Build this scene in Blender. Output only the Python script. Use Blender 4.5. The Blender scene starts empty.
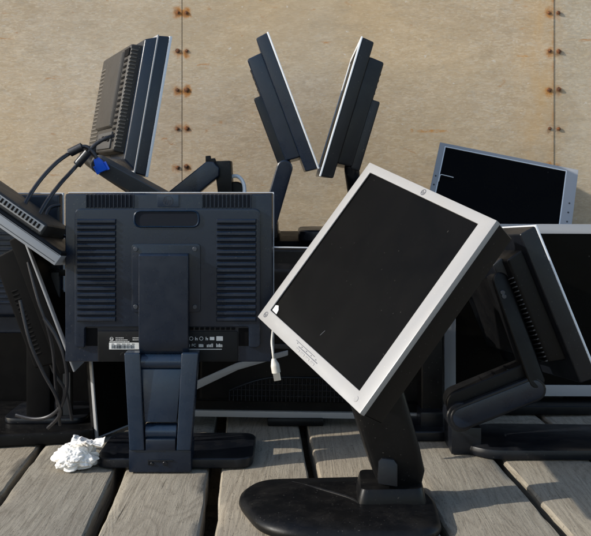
import bpy, bmesh, math, random
from mathutils import Vector, Matrix, noise
random.seed(7)
scene = bpy.context.scene
COL = scene.collection
R = math.radians
F, CX, CY, HC = 900.0, 295.5, 177.0, 0.53      # camera: focal length, principal point, height


def P(u, v, y):
    return Vector(((u - CX) * y / F, y, HC + (CY - v) * y / F))


# ------------------------------------------------------------------ materials
class NT:
    def __init__(s, name):
        m = bpy.data.materials.new(name)
        m.use_nodes = True
        s.m, s.t = m, m.node_tree
        s.b = s.t.nodes['Principled BSDF']

    def n(s, typ, **kw):
        nd = s.t.nodes.new(typ)
        for k, v in kw.items():
            if k in nd.inputs:
                nd.inputs[k].default_value = v
            else:
                setattr(nd, k, v)
        return nd

    def l(s, a, b):
        s.t.links.new(a, b)

    def noise(s, vec, scale, detail=4, rough=0.55, dist=0.0):
        nd = s.n('ShaderNodeTexNoise', Scale=scale, Detail=detail, Roughness=rough, Distortion=dist)
        s.l(vec, nd.inputs['Vector'])
        return nd.outputs['Fac']

    def ramp(s, fac, stops):
        nd = s.n('ShaderNodeValToRGB')
        e = nd.color_ramp.elements
        while len(e) < len(stops):
            e.new(0.5)
        for el, (p, c) in zip(e, stops):
            el.position = p
            el.color = (c, c, c, 1) if isinstance(c, (int, float)) else (*c, 1)
        s.l(fac, nd.inputs['Fac'])
        return nd.outputs['Color']

    def mix(s, fac, a, b, mode='MIX'):
        nd = s.n('ShaderNodeMix', data_type='RGBA', blend_type=mode)
        for sock, val in ((nd.inputs[0], fac), (nd.inputs[6], a), (nd.inputs[7], b)):
            if hasattr(val, 'is_linked') or hasattr(val, 'links'):
                s.l(val, sock)
            elif isinstance(val, (int, float)):
                sock.default_value = val
            else:
                sock.default_value = (*val, 1)
        return nd.outputs[2]

    def math(s, op, a, b=None, c=None):
        nd = s.n('ShaderNodeMath', operation=op)
        for i, val in enumerate((a, b, c)):
            if val is None:
                continue
            if hasattr(val, 'links'):
                s.l(val, nd.inputs[i])
            else:
                nd.inputs[i].default_value = val
        return nd.outputs[0]

    def coord(s, scale=(1, 1, 1), world=False):
        tc = s.n('ShaderNodeNewGeometry').outputs['Position'] if world else s.n('ShaderNodeTexCoord').outputs['Object']
        mp = s.n('ShaderNodeMapping')
        mp.inputs['Scale'].default_value = scale
        s.l(tc, mp.inputs['Vector'])
        return mp.outputs['Vector']

    def bump(s, height, strength, dist):
        nd = s.n('ShaderNodeBump', Strength=strength, Distance=dist)
        s.l(height, nd.inputs['Height'])
        s.l(nd.outputs['Normal'], s.b.inputs['Normal'])


def plastic(name, col, rough=0.45, spec=0.5, dust=0.25, dust_col=(0.16, 0.14, 0.115), grain=0.25, metal=0.0):
    g = NT(name)
    v = g.coord()
    geo = g.n('ShaderNodeNewGeometry')
    sep = g.n('ShaderNodeSeparateXYZ')
    g.l(geo.outputs['Normal'], sep.inputs[0])
    up = g.ramp(sep.outputs['Z'], [(0.3, 0.25), (0.9, 1.0)])
    blot = g.ramp(g.noise(v, 26, 6, 0.65), [(0.42, 0.0), (0.75, 1.0)])
    fine = g.ramp(g.noise(v, 420, 2, 0.6), [(0.4, 0.25), (0.7, 1.0)])
    f = g.math('MULTIPLY', g.math('MULTIPLY', up, blot), g.math('MULTIPLY', fine, dust))
    f = g.math('ADD', f, dust * 0.04)
    base = g.mix(f, col, dust_col)
    # a few pale specks and scuffs
    sp = g.ramp(g.noise(v, 330, 0, 0.5), [(0.79, 0.0), (0.83, 1.0)])
    base = g.mix(g.math('MULTIPLY', sp, dust * 0.8), base, (0.4, 0.38, 0.33))
    g.l(base, g.b.inputs['Base Color'])
    g.l(g.math('ADD', rough - 0.05, g.math('MULTIPLY', blot, 0.18)), g.b.inputs['Roughness'])
    g.b.inputs['Specular IOR Level'].default_value = spec
    g.b.inputs['Metallic'].default_value = metal
    g.bump(g.noise(v, 900, 2, 0.5), grain, 0.0004)
    return g.m


def flat(name, col, rough=0.5, spec=0.3):
    g = NT(name)
    v = g.coord()
    k = g.ramp(g.noise(v, 60, 3), [(0.3, 0.82), (0.7, 1.0)])
    g.l(g.mix(1.0, col, k, 'MULTIPLY'), g.b.inputs['Base Color'])
    g.b.inputs['Roughness'].default_value = rough
    g.b.inputs['Specular IOR Level'].default_value = spec
    return g.m


NAVY = plastic('navy_plastic', (0.0034, 0.0084, 0.0190), 0.31, 0.45, 0.07)
NAVYG = plastic('navy_satin_plastic', (0.0055, 0.0145, 0.031), 0.29, 0.5, 0.05)
BLACK = plastic('black_plastic', (0.0030, 0.0031, 0.0035), 0.40, 0.2, 0.08)
BLACK2 = plastic('charcoal_plastic', (0.0036, 0.0048, 0.0075), 0.34, 0.34, 0.10)
DUSTY = plastic('dusty_black_plastic', (0.022, 0.020, 0.018), 0.55, 0.35, 0.45)
SILVER = plastic('silver_plastic', (0.265, 0.262, 0.258), 0.36, 0.5, 0.5, (0.17, 0.145, 0.11), 0.12)
GREY = plastic('grey_plastic', (0.28, 0.285, 0.295), 0.4, 0.5, 0.25, (0.25, 0.23, 0.2), 0.12)
BRIGHT = plastic('pale_trim_plastic', (0.66, 0.68, 0.7), 0.3, 0.5, 0.12, (0.4, 0.37, 0.3), 0.1)
TAN = plastic('dusty_tan_plastic', (0.085, 0.077, 0.066), 0.55, 0.35, 0.3)
DGREY = plastic('dark_grey_plastic', (0.04, 0.041, 0.043), 0.5, 0.4, 0.3)
PANEL = plastic('matt_black_panel', (0.0035, 0.004, 0.005), 0.5, 0.2, 0.05)
MATT_SHADE = plastic('matt_shade_black_plastic', (0.0020, 0.0020, 0.0023), 0.55, 0.09, 0.015)  # darker than the other blacks: shade at far left put into the colour
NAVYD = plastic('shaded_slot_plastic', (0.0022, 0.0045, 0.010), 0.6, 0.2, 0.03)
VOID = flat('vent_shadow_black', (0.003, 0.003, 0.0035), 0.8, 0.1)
SCREW = flat('screw_steel', (0.03, 0.037, 0.05), 0.35, 0.6)
PRINT = flat('white_print', (0.62, 0.62, 0.6), 0.6)
PRINTG = flat('grey_print', (0.085, 0.09, 0.105), 0.5)
EMBOSS = flat('embossed_emblem', (0.022, 0.028, 0.042), 0.4)
INK = flat('black_ink', (0.01, 0.01, 0.01), 0.6)
BLUE = flat('blue_plug_plastic', (0.015, 0.12, 0.72), 0.35, 0.5)
RUBBER = plastic('cable_rubber', (0.009, 0.0095, 0.013), 0.4, 0.5, 0.15)
CLEARW = flat('white_cable_plastic', (0.6, 0.58, 0.53), 0.35, 0.5)
STEEL = NT('bare_steel')
STEEL.b.inputs['Base Color'].default_value = (0.6, 0.6, 0.6, 1)
STEEL.b.inputs['Metallic'].default_value = 1
STEEL.b.inputs['Roughness'].default_value = 0.3
STEEL = STEEL.m


def m_screen():
    g = NT('lcd_screen')
    v = g.coord()
    sm = g.ramp(g.noise(v, 9, 5, 0.6, 0.4), [(0.35, 0.0), (0.8, 1.0)])
    sp = g.ramp(g.noise(v, 260, 1), [(0.77, 0.0), (0.82, 1.0)])
    base = g.mix(g.math('MULTIPLY', sm, 0.18), (0.0012, 0.0011, 0.0009), (0.006, 0.0056, 0.0048))
    base = g.mix(g.math('MULTIPLY', sp, 0.3), base, (0.1, 0.095, 0.085))
    g.l(base, g.b.inputs['Base Color'])
    g.l(g.math('ADD', 0.3, g.math('MULTIPLY', sm, 0.15)), g.b.inputs['Roughness'])
    g.b.inputs['Specular IOR Level'].default_value = 0.055
    return g.m


SCREEN = m_screen()


def m_wood():
    g = NT('weathered_plank_wood')
    at = g.n('ShaderNodeAttribute', attribute_name='plank')
    comb = g.n('ShaderNodeCombineXYZ')
    g.l(g.math('MULTIPLY', at.outputs['Fac'], 17.3), comb.inputs['X'])
    g.l(g.math('MULTIPLY', at.outputs['Fac'], 7.1), comb.inputs['Y'])
    add = g.n('ShaderNodeVectorMath', operation='ADD')
    g.l(g.n('ShaderNodeTexCoord').outputs['Object'], add.inputs[0])
    g.l(comb.outputs[0], add.inputs[1])

    def mp(sc):
        m = g.n('ShaderNodeMapping')
        m.inputs['Scale'].default_value = sc
        g.l(add.outputs[0], m.inputs['Vector'])
        return m.outputs['Vector']
    fib = g.noise(mp((300, 16, 300)), 1.0, 6, 0.75)
    # flat-sawn figure: rings of a distorted distance field, long along Y
    big = g.noise(mp((5.5, 0.9, 5.5)), 1.0, 3, 0.5, 0.6)
    ring = g.math('FRACT', g.math('ADD', g.math('MULTIPLY', big, 34.0), g.math('MULTIPLY', fib, 0.35)))
    ring = g.ramp(ring, [(0.0, 0.0), (0.55, 1.0), (0.9, 0.75), (1.0, 0.0)])
    fib2 = g.noise(mp((95, 2.2, 95)), 1.0, 4, 0.65)
    crack = g.ramp(g.noise(mp((120, 2.6, 120)), 1.0, 6, 0.72, 0.2), [(0.30, 1.0), (0.37, 0.0)])
    blot = g.noise(mp((9, 5, 9)), 1.0, 5, 0.6)
    c = g.mix(g.ramp(fib, [(0.3, 0), (0.7, 1)]), (0.125, 0.108, 0.084), (0.385, 0.352, 0.283))
    c = g.mix(0.42, c, g.mix(ring, (0.155, 0.132, 0.1), (0.34, 0.31, 0.25)))
    c = g.mix(g.math('MULTIPLY', g.ramp(fib2, [(0.42, 0), (0.62, 1)]), 0.45), c, (0.33, 0.30, 0.24))
    c = g.mix(g.math('MULTIPLY', g.ramp(blot, [(0.45, 0), (0.75, 1)]), 0.5), c, (0.17, 0.145, 0.115))
    tint = g.ramp(g.math('FRACT', g.math('MULTIPLY', at.outputs['Fac'], 3.7)), [(0, (0.86, 0.86, 0.86)), (1, (1.06, 1.0, 0.93))])
    c = g.mix(1.0, c, tint, 'MULTIPLY')
    pit = g.ramp(g.noise(mp((420, 130, 420)), 1.0, 3, 0.6), [(0.33, 1.0), (0.42, 0.0)])
    c = g.mix(g.math('MULTIPLY', pit, 0.55), c, (0.07, 0.058, 0.045))
    c = g.mix(g.math('MULTIPLY', crack, 0.85), c, (0.025, 0.02, 0.015))
    sp = g.ramp(g.noise(mp((330, 230, 330)), 1.0, 1), [(0.74, 0.0), (0.8, 1.0)])
    c = g.mix(g.math('MULTIPLY', sp, 0.35), c, (0.5, 0.47, 0.4))
    g.l(c, g.b.inputs['Base Color'])
    g.b.inputs['Roughness'].default_value = 0.85
    g.b.inputs['Specular IOR Level'].default_value = 0.2
    hgt = g.math('ADD', g.math('MULTIPLY', fib, 0.8), g.math('MULTIPLY', ring, 0.12))
    hgt = g.math('SUBTRACT', hgt, g.math('MULTIPLY', crack, 1.2))
    g.bump(hgt, 0.8, 0.0016)
    return g.m


WOOD = m_wood()
WY = 2.45
BOLT_Z0, BOLT_DZ = HC + (CY - 51.0) * WY / F, 38.7 * WY / F
SEAM1, SEAM2 = (182 - CX) * WY / F, (553.8 - CX) * WY / F


def m_wall(name, tint, rust_amt):
    g = NT(name)
    v = g.coord((1, 1, 1), world=True)
    vs = g.coord((5, 5, 16), world=True)
    vf = g.coord((26, 26, 80), world=True)
    big = g.noise(v, 2.2, 5, 0.6)
    streak = g.noise(vs, 3.2, 8, 0.72, 0.6)
    flake = g.noise(vf, 3.0, 5, 0.65, 0.8)
    c = g.mix(g.ramp(streak, [(0.3, 0), (0.7, 1)]), (0.42, 0.325, 0.205), (0.60, 0.485, 0.335))
    c = g.mix(g.math('MULTIPLY', g.ramp(flake, [(0.52, 0), (0.68, 1)]), 0.5), c, (0.70, 0.60, 0.44))
    c = g.mix(g.math('MULTIPLY', g.ramp(flake, [(0.32, 1), (0.45, 0)]), 0.35), c, (0.37, 0.275, 0.165))
    c = g.mix(g.math('MULTIPLY', g.ramp(big, [(0.42, 0), (0.7, 1)]), 0.4), c, (0.56, 0.41, 0.22))
    c = g.mix(1.0, c, tint, 'MULTIPLY')
    # loose strand figure: small chips of warm and grey, plus long faint scratches and runs
    va = g.n('ShaderNodeTexVoronoi', Scale=1.0, Randomness=1.0)
    dis = g.n('ShaderNodeVectorMath', operation='ADD')
    nz = g.n('ShaderNodeTexNoise', Scale=30.0, Detail=4.0)
    g.l(v, nz.inputs['Vector'])
    sc = g.n('ShaderNodeVectorMath', operation='SCALE')
    g.l(nz.outputs['Color'], sc.inputs[0])
    sc.inputs['Scale'].default_value = 4.5
    g.l(g.coord((120, 120, 300), True), dis.inputs[0])
    g.l(sc.outputs[0], dis.inputs[1])
    g.l(dis.outputs[0], va.inputs['Vector'])
    cell = g.n('ShaderNodeSeparateColor')
    g.l(va.outputs['Color'], cell.inputs[0])
    c = g.mix(g.math('MULTIPLY', g.ramp(cell.outputs[0], [(0.5, 0), (1.0, 1)]), 0.38), c, (0.66, 0.56, 0.41))
    c = g.mix(g.math('MULTIPLY', g.ramp(cell.outputs[1], [(0.5, 0), (1.0, 1)]), 0.40), c, (0.40, 0.29, 0.165))
    c = g.mix(g.math('MULTIPLY', g.ramp(cell.outputs[2], [(0.7, 0), (1.0, 1)]), 0.40), c, (0.46, 0.43, 0.37))
    warm = g.ramp(g.noise(v, 1.3, 4, 0.6), [(0.42, 0.0), (0.66, 1.0)])
    c = g.mix(g.math('MULTIPLY', warm, 0.45), c, (0.54, 0.385, 0.205))
    cool = g.ramp(g.noise(g.coord((2.4, 2.4, 1.1), True), 1.1, 5, 0.62), [(0.5, 0.0), (0.72, 1.0)])
    c = g.mix(g.math('MULTIPLY', cool, 0.4), c, (0.40, 0.365, 0.30))
    stain = g.ramp(g.noise(g.coord((1.6, 1.6, 2.6), True), 1.7, 7, 0.68, 0.7), [(0.46, 0.0), (0.62, 1.0)])
    c = g.mix(g.math('MULTIPLY', stain, 0.36), c, (0.30, 0.225, 0.135))
    grime = g.ramp(g.noise(g.coord((9, 9, 26), True), 1.3, 7, 0.75, 0.4), [(0.53, 0.0), (0.68, 1.0)])
    c = g.mix(g.math('MULTIPLY', grime, 0.38), c, (0.27, 0.215, 0.145))
    scr = g.ramp(g.noise(g.coord((3.0, 3.0, 160), True), 1.0, 4, 0.7, 1.2), [(0.66, 0.0), (0.70, 1.0)])
    c = g.mix(g.math('MULTIPLY', scr, 0.35), c, (0.26, 0.20, 0.14))
    run = g.ramp(g.noise(g.coord((34, 34, 1.4), True), 1.0, 5, 0.7), [(0.60, 0.0), (0.78, 1.0)])
    c = g.mix(g.math('MULTIPLY', run, 0.28), c, (0.33, 0.25, 0.16))
    # pale chips
    sp = g.ramp(g.noise(g.coord((40, 40, 55), True), 1.6, 2, 0.6), [(0.70, 0.0), (0.75, 1.0)])
    c = g.mix(g.math('MULTIPLY', sp, 0.55), c, (0.58, 0.55, 0.50))
    # orange rust freckles and short horizontal smears
    rs = g.ramp(g.noise(g.coord((7, 7, 22), True), 1.5, 6, 0.72, 0.5), [(0.63, 0.0), (0.71, 1.0)])
    c = g.mix(g.math('MULTIPLY', rs, 0.75), c, (0.36, 0.155, 0.035))
    # rust bled into the sheet round every bolt, with a run below it
    sep = g.n('ShaderNodeSeparateXYZ')
    g.l(v, sep.inputs[0])
    x, z = sep.outputs['X'], sep.outputs['Z']
    wob = g.math('MULTIPLY', g.math('SUBTRACT', g.noise(v, 55, 4, 0.7), 0.5), 0.026)
    zr = g.math('SUBTRACT', z, BOLT_Z0)
    zr = g.math('SUBTRACT', g.math('MULTIPLY', g.math('FRACT', g.math('ADD', g.math('DIVIDE', zr, BOLT_DZ), 0.5)), BOLT_DZ), BOLT_DZ / 2)
    zr = g.math('ADD', zr, 0.0025)
    tot = None
    for xc in (SEAM1 - 0.0125, SEAM1 + 0.0125, SEAM2 - 0.0125, SEAM2 + 0.0125):
        dx = g.math('SUBTRACT', x, xc)
        d = g.math('SQRT', g.math('ADD', g.math('MULTIPLY', dx, dx), g.math('MULTIPLY', g.math('MULTIPLY', zr, zr), 0.6)))
        d = g.math('ADD', d, wob)
        tot = d if tot is None else g.math('MINIMUM', tot, d)
    bleed = g.ramp(tot, [(0.009, 1.0), (0.0142, 0.0)])
    patch = g.ramp(g.noise(v, 23.0, 2, 0.5), [(0.36, 0.05), (0.6, 1.0)])
    c = g.mix(g.math('MULTIPLY', g.math('MULTIPLY', bleed, patch), rust_amt), c, (0.40, 0.165, 0.03))
    core = g.ramp(tot, [(0.004, 1.0), (0.009, 0.0)])
    c = g.mix(g.math('MULTIPLY', core, 0.6), c, (0.10, 0.04, 0.015))
    # warm weathering beside the right joint and one orange smear in mid sheet
    wb = g.ramp(g.math('ADD', g.math('ABSOLUTE', g.math('SUBTRACT', x, SEAM2 - 0.04)), g.math('MULTIPLY', wob, 3.0)), [(0.0, 1.0), (0.085, 0.0)])
    wb = g.math('MULTIPLY', wb, g.ramp(g.noise(g.coord((20, 20, 8), True), 1.0, 5, 0.7), [(0.35, 0.1), (0.65, 1.0)]))
    c = g.mix(g.math('MULTIPLY', wb, 0.5), c, (0.47, 0.28, 0.10))
    for (xc, zc, rx, rz) in ((0.374, 0.655, 0.055, 0.0055), (0.317, 0.656, 0.006, 0.006), (-0.47, 0.73, 0.03, 0.004), (-0.55, 0.60, 0.014, 0.005), (0.62, 0.86, 0.02, 0.004)):
        ex_ = g.math('DIVIDE', g.math('SUBTRACT', x, xc), rx)
        ez_ = g.math('DIVIDE', g.math('ADD', g.math('SUBTRACT', z, zc), g.math('MULTIPLY', wob, 0.35)), rz)
        dd = g.math('ADD', g.math('MULTIPLY', ex_, ex_), g.math('MULTIPLY', ez_, ez_))
        dd = g.math('MULTIPLY', g.ramp(dd, [(0.2, 1.0), (1.0, 0.0)]), g.ramp(g.noise(g.coord((60, 60, 120), True), 1.0, 4, 0.7), [(0.38, 0.0), (0.58, 1.0)]))
        c = g.mix(g.math('MULTIPLY', dd, 0.85), c, (0.44, 0.20, 0.04))
    # rusty line beside the right joint
    dl = g.math('ADD', g.math('ABSOLUTE', g.math('SUBTRACT', x, SEAM2 - 0.002)), g.math('MULTIPLY', wob, 0.35))
    ln = g.math('MULTIPLY', g.ramp(dl, [(0.001, 1.0), (0.006, 0.0)]), g.ramp(g.noise(v, 11, 3), [(0.4, 0), (0.62, 1)]))
    c = g.mix(g.math('MULTIPLY', ln, 0.8), c, (0.36, 0.16, 0.04))
    g.l(c, g.b.inputs['Base Color'])
    g.b.inputs['Roughness'].default_value = 0.62
    g.b.inputs['Specular IOR Level'].default_value = 0.3
    g.bump(g.math('ADD', g.math('MULTIPLY', streak, 0.45), g.math('ADD', g.math('MULTIPLY', flake, 0.5), g.math('MULTIPLY', cell.outputs[0], 0.12))), 0.3, 0.0025)
    return g.m


WALL_MID = m_wall('weathered_tan_sheet', (0.83, 0.82, 0.84), 0.95)
WALL_L = m_wall('weathered_grey_tan_sheet', (0.82, 0.83, 0.90), 0.95)
WALL_R = m_wall('weathered_grey_sheet', (0.72, 0.79, 0.93), 0.6)


def m_rust():
    g = NT('rusty_bolt_iron')
    v = g.coord((1, 1, 1), True)
    g.l(g.mix(g.ramp(g.noise(v, 180, 4), [(0.35, 0), (0.65, 1)]), (0.05, 0.025, 0.015), (0.26, 0.09, 0.022)), g.b.inputs['Base Color'])
    g.b.inputs['Roughness'].default_value = 0.85
    g.bump(g.noise(v, 400, 3), 0.6, 0.001)
    return g.m


RUST = m_rust()


def m_ground():
    g = NT('dirt_ground')
    v = g.coord((1, 1, 1), True)
    c = g.mix(g.noise(v, 1.4, 6, 0.7), (0.10, 0.085, 0.065), (0.19, 0.165, 0.13))
    c = g.mix(g.ramp(g.noise(v, 30, 4), [(0.5, 0), (0.7, 1)]), c, (0.24, 0.21, 0.17))
    g.l(c, g.b.inputs['Base Color'])
    g.b.inputs['Roughness'].default_value = 0.95
    g.bump(g.noise(v, 25, 5), 0.6, 0.02)
    return g.m


def m_paper():
    g = NT('crumpled_tissue')
    v = g.coord()
    g.l(g.mix(g.ramp(g.noise(v, 45, 4), [(0.35, 0), (0.7, 1)]), (0.66, 0.63, 0.58), (0.82, 0.80, 0.77)), g.b.inputs['Base Color'])
    g.b.inputs['Roughness'].default_value = 0.9
    g.b.inputs['Specular IOR Level'].default_value = 0.1
    g.bump(g.noise(v, 110, 3), 0.35, 0.0015)
    return g.m


# ------------------------------------------------------------------ object helpers
WORLD = {}


def empty(name, loc, label, cat, group=None):
    o = bpy.data.objects.new(name, None)
    o.empty_display_size = 0.05
    COL.objects.link(o)
    o.location = loc
    WORLD[o] = Matrix.Translation(Vector(loc))
    o['label'], o['category'] = label, cat
    if group:
        o['group'] = group
    return o


def obj(name, bm, mat, parent=None, M=None, smooth=32):
    me = bpy.data.meshes.new(name)
    bmesh.ops.recalc_face_normals(bm, faces=bm.faces)
    bm.to_mesh(me)
    bm.free()
    for p in me.polygons:
        p.use_smooth = True
    me.set_sharp_from_angle(angle=R(smooth))
    me.materials.append(mat)
    o = bpy.data.objects.new(name, me)
    COL.objects.link(o)
    M = M or Matrix.Identity(4)
    WORLD[o] = M
    if parent:
        o.parent = parent
        o.matrix_parent_inverse = Matrix.Identity(4)
        o.matrix_local = WORLD[parent].inverted() @ M
    else:
        o.matrix_world = M
    return o


def tag(o, label, cat, group=None):
    o['label'], o['category'] = label, cat
    if group:
        o['group'] = group
    return o


def NB():
    return bmesh.new()


def merge(bm, tmp, M=None):
    if M is not None:
        bmesh.ops.transform(tmp, matrix=M, verts=tmp.verts)
    me = bpy.data.meshes.new('tmp')
    tmp.to_mesh(me)
    tmp.free()
    bm.from_mesh(me)
    bpy.data.meshes.remove(me)


def bevel(t, r, seg=2, ang=20):
    if r <= 0:
        return
    bmesh.ops.recalc_face_normals(t, faces=t.faces)
    ed = [e for e in t.edges if len(e.link_faces) == 2 and e.calc_face_angle(0) > R(ang)]
    bmesh.ops.bevel(t, geom=ed, offset=r, segments=seg, profile=0.6, affect='EDGES', clamp_overlap=True)


def box(bm, x0, x1, y0, y1, z0, z1, r=0.002, seg=2, M=None):
    t = NB()
    bmesh.ops.create_cube(t, size=1)
    for v in t.verts:
        v.co = Vector(((x0 + x1) / 2 + v.co.x * (x1 - x0), (y0 + y1) / 2 + v.co.y * (y1 - y0), (z0 + z1) / 2 + v.co.z * (z1 - z0)))
    bevel(t, r, seg)
    merge(bm, t, M)


def loft(bm, r0, y0, r1, y1, r=0.004, seg=3, M=None):
    """box whose rectangle r0=(x0,x1,z0,z1) at y0 narrows to r1 at y1"""
    t = NB()
    a = [t.verts.new(c) for c in ((r0[0], y0, r0[2]), (r0[1], y0, r0[2]), (r0[1], y0, r0[3]), (r0[0], y0, r0[3]))]
    b = [t.verts.new(c) for c in ((r1[0], y1, r1[2]), (r1[1], y1, r1[2]), (r1[1], y1, r1[3]), (r1[0], y1, r1[3]))]
    t.faces.new(a)
    t.faces.new(b[::-1])
    for i in range(4):
        j = (i + 1) % 4
        t.faces.new((a[i], b[i], b[j], a[j]))
    bevel(t, r, seg)
    merge(bm, t, M)


def prism(bm, pts, ext, r=0.002, seg=2, M=None):
    """closed 3D outline swept along ext"""
    t = NB()
    a = [t.verts.new(Vector(p)) for p in pts]
    b = [t.verts.new(Vector(p) + Vector(ext)) for p in pts]
    n = len(a)
    t.faces.new(a)
    t.faces.new(b[::-1])
    for i in range(n):
        j = (i + 1) % n
        t.faces.new((a[i], b[i], b[j], a[j]))
    bevel(t, r, seg, 40)
    merge(bm, t, M)


def rpoly(pts, rad, seg=4):
    """2D polygon with rounded corners; rad may be a list"""
    out = []
    n = len(pts)
    for i in range(n):
        p, a, b = Vector(pts[i]), Vector(pts[i - 1]), Vector(pts[(i + 1) % n])
        r = rad[i] if isinstance(rad, (list, tuple)) else rad
        if r <= 0:
            out.append(p)
            continue
        da, db = (a - p), (b - p)
        k = min(r, da.length * 0.49, db.length * 0.49)
        s, e = p + da.normalized() * k, p + db.normalized() * k
        for q in range(seg + 1):
            t = q / seg
            out.append(s * (1 - t) ** 2 + p * 2 * t * (1 - t) + e * t * t)
    return out


def xz(pts, y):
    return [(p[0], y, p[1]) for p in pts]


def xy(pts, z):
    return [(p[0], p[1], z) for p in pts]


def ring(bm, w, h, bez, y0, y1, yin, r=0.0015):
    """picture frame: bez = (left,right,top,bottom) as x-,x+,z+,z-; front face at y0 (towards +y), back at y1, inner wall to yin"""
    t = NB()
    X, Z = w / 2, h / 2
    o = [(-X, -Z), (X, -Z), (X, Z), (-X, Z)]
    i_ = [(-X + bez[0], -Z + bez[3]), (X - bez[1], -Z + bez[3]), (X - bez[1], Z - bez[2]), (-X + bez[0], Z - bez[2])]
    of = [t.verts.new((a, y0, b)) for a, b in o]
    ob = [t.verts.new((a, y1, b)) for a, b in o]
    nf = [t.verts.new((a, y0, b)) for a, b in i_]
    nb = [t.verts.new((a, yin, b)) for a, b in i_]
    for k in range(4):
        j = (k + 1) % 4
        t.faces.new((of[k], of[j], nf[j], nf[k]))
        t.faces.new((of[k], ob[k], ob[j], of[j]))
        t.faces.new((nf[k], nf[j], nb[j], nb[k]))
        t.faces.new((ob[k], nb[k], nb[j], ob[j]))
    bevel(t, r, 2)
    merge(bm, t)


def stadium(p0, p1, r, up, seg=8):
    """outline of a pill from p0 to p1 with radius r in the plane of (p1-p0, up)"""
    p0, p1 = Vector(p0), Vector(p1)
    d = (p1 - p0).normalized()
    n = (Vector(up) - d * d.dot(Vector(up))).normalized()
    out = []
    for q in range(seg + 1):
        a = -math.pi / 2 + math.pi * q / seg
        out.append(p1 + d * math.cos(a) * r + n * math.sin(a) * r)
    for q in range(seg + 1):
        a = math.pi / 2 + math.pi * q / seg
        out.append(p0 + d * math.cos(a) * r + n * math.sin(a) * r)
    return out


def cyl(bm, c, axis, r, length, seg=24, r2=None, bev=0.001, M=None):
    t = NB()
    bmesh.ops.create_cone(t, cap_ends=True, segments=seg, radius1=r, radius2=r if r2 is None else r2, depth=length)
    bevel(t, bev, 1, 50)
    q = Vector((0, 0, 1)).rotation_difference(Vector(axis).normalized())
    T = Matrix.Translation(Vector(c)) @ q.to_matrix().to_4x4()
    merge(bm, t, T if M is None else M @ T)


def smooth_path(pts, sub=8):
    pts = [Vector(p) for p in pts]
    out = []
    n = len(pts)
    for i in range(n - 1):
        p0, p1, p2, p3 = pts[max(i - 1, 0)], pts[i], pts[i + 1], pts[min(i + 2, n - 1)]
        for q in range(sub):
            t = q / sub
            out.append(0.5 * ((2 * p1) + (p2 - p0) * t + (2 * p0 - 5 * p1 + 4 * p2 - p3) * t * t + (3 * p1 - p0 - 3 * p2 + p3) * t ** 3))
    out.append(pts[-1])
    return out


def tube(bm, pts, r, seg=10, sub=8, smooth=True):
    path = smooth_path(pts, sub) if smooth else [Vector(p) for p in pts]
    rings = []
    nrm = None
    for i, p in enumerate(path):
        d = (path[min(i + 1, len(path) - 1)] - path[max(i - 1, 0)]).normalized()
        if nrm is None:
            nrm = d.orthogonal().normalized()
        nrm = (nrm - d * d.dot(nrm)).normalized()
        b = d.cross(nrm)
        rr = r(i / (len(path) - 1)) if callable(r) else r
        rings.append([bm.verts.new(p + (nrm * math.cos(2 * math.pi * k / seg) + b * math.sin(2 * math.pi * k / seg)) * rr) for k in range(seg)])
    for a, c in zip(rings, rings[1:]):
        for k in range(seg):
            bm.faces.new((a[k], a[(k + 1) % seg], c[(k + 1) % seg], c[k]))
    bm.faces.new(rings[0])
    bm.faces.new(rings[-1][::-1])


def rib(bm, p0, p1, wdt, hgt, nrm, M=None):
    """rounded bar proud of a surface, from p0 to p1; nrm = outward"""
    p0, p1, nrm = Vector(p0), Vector(p1), Vector(nrm).normalized()
    s = (p1 - p0).normalized().cross(nrm)
    prof = [(-0.5, -0.3), (-0.42, 0.55), (-0.22, 1.0), (0.22, 1.0), (0.42, 0.55), (0.5, -0.3)]
    t = NB()
    d = (p1 - p0).normalized()
    a = [t.verts.new(p0 + s * x * wdt + nrm * z * hgt + d * (0.5 * hgt if z > 0 else 0)) for x, z in prof]
    b = [t.verts.new(p1 + s * x * wdt + nrm * z * hgt - d * (0.5 * hgt if z > 0 else 0)) for x, z in prof]
    t.faces.new(a)
    t.faces.new(b[::-1])
    for i in range(6):
        j = (i + 1) % 6
        t.faces.new((a[i], b[i], b[j], a[j]))
    merge(bm, t, M)


def text_bm(bm, s, size, M, depth=0.0003, shear=0.0):
    cu = bpy.data.curves.new('txt', 'FONT')
    cu.body, cu.size, cu.extrude, cu.shear = s, size, depth, shear
    cu.align_x, cu.align_y = 'CENTER', 'CENTER'
    cu.resolution_u = 3
    o = bpy.data.objects.new('txt', cu)
    COL.objects.link(o)
    dg = bpy.context.evaluated_depsgraph_get()
    me = bpy.data.meshes.new_from_object(o.evaluated_get(dg))
    me.transform(M)
    bm.from_mesh(me)
    bpy.data.objects.remove(o)
    bpy.data.meshes.remove(me)


def circle_ring(bm, c, ex, ey, r, wd, dep, seg=28):
    """flat annulus standing dep proud along ex x ey"""
    c, ex, ey = Vector(c), Vector(ex), Vector(ey)
    n = ex.cross(ey)
    vs = []
    for k in range(seg):
        a = 2 * math.pi * k / seg
        d = ex * math.cos(a) + ey * math.sin(a)
        vs.append([bm.verts.new(c + d * rr + n * zz) for rr, zz in ((r, 0), (r, dep), (r - wd, dep), (r - wd, 0))])
    for k in range(seg):
        a, b = vs[k], vs[(k + 1) % seg]
        for i in range(4):
            bm.faces.new((a[i], b[i], b[(i + 1) % 4], a[(i + 1) % 4]))


# text frames: BACK reads from -y (x right, z up); FRONT reads from +y
def TB(x, y, z):
    return Matrix.Translation((x, y, z)) @ Matrix.Rotation(R(90), 4, 'X')


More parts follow.
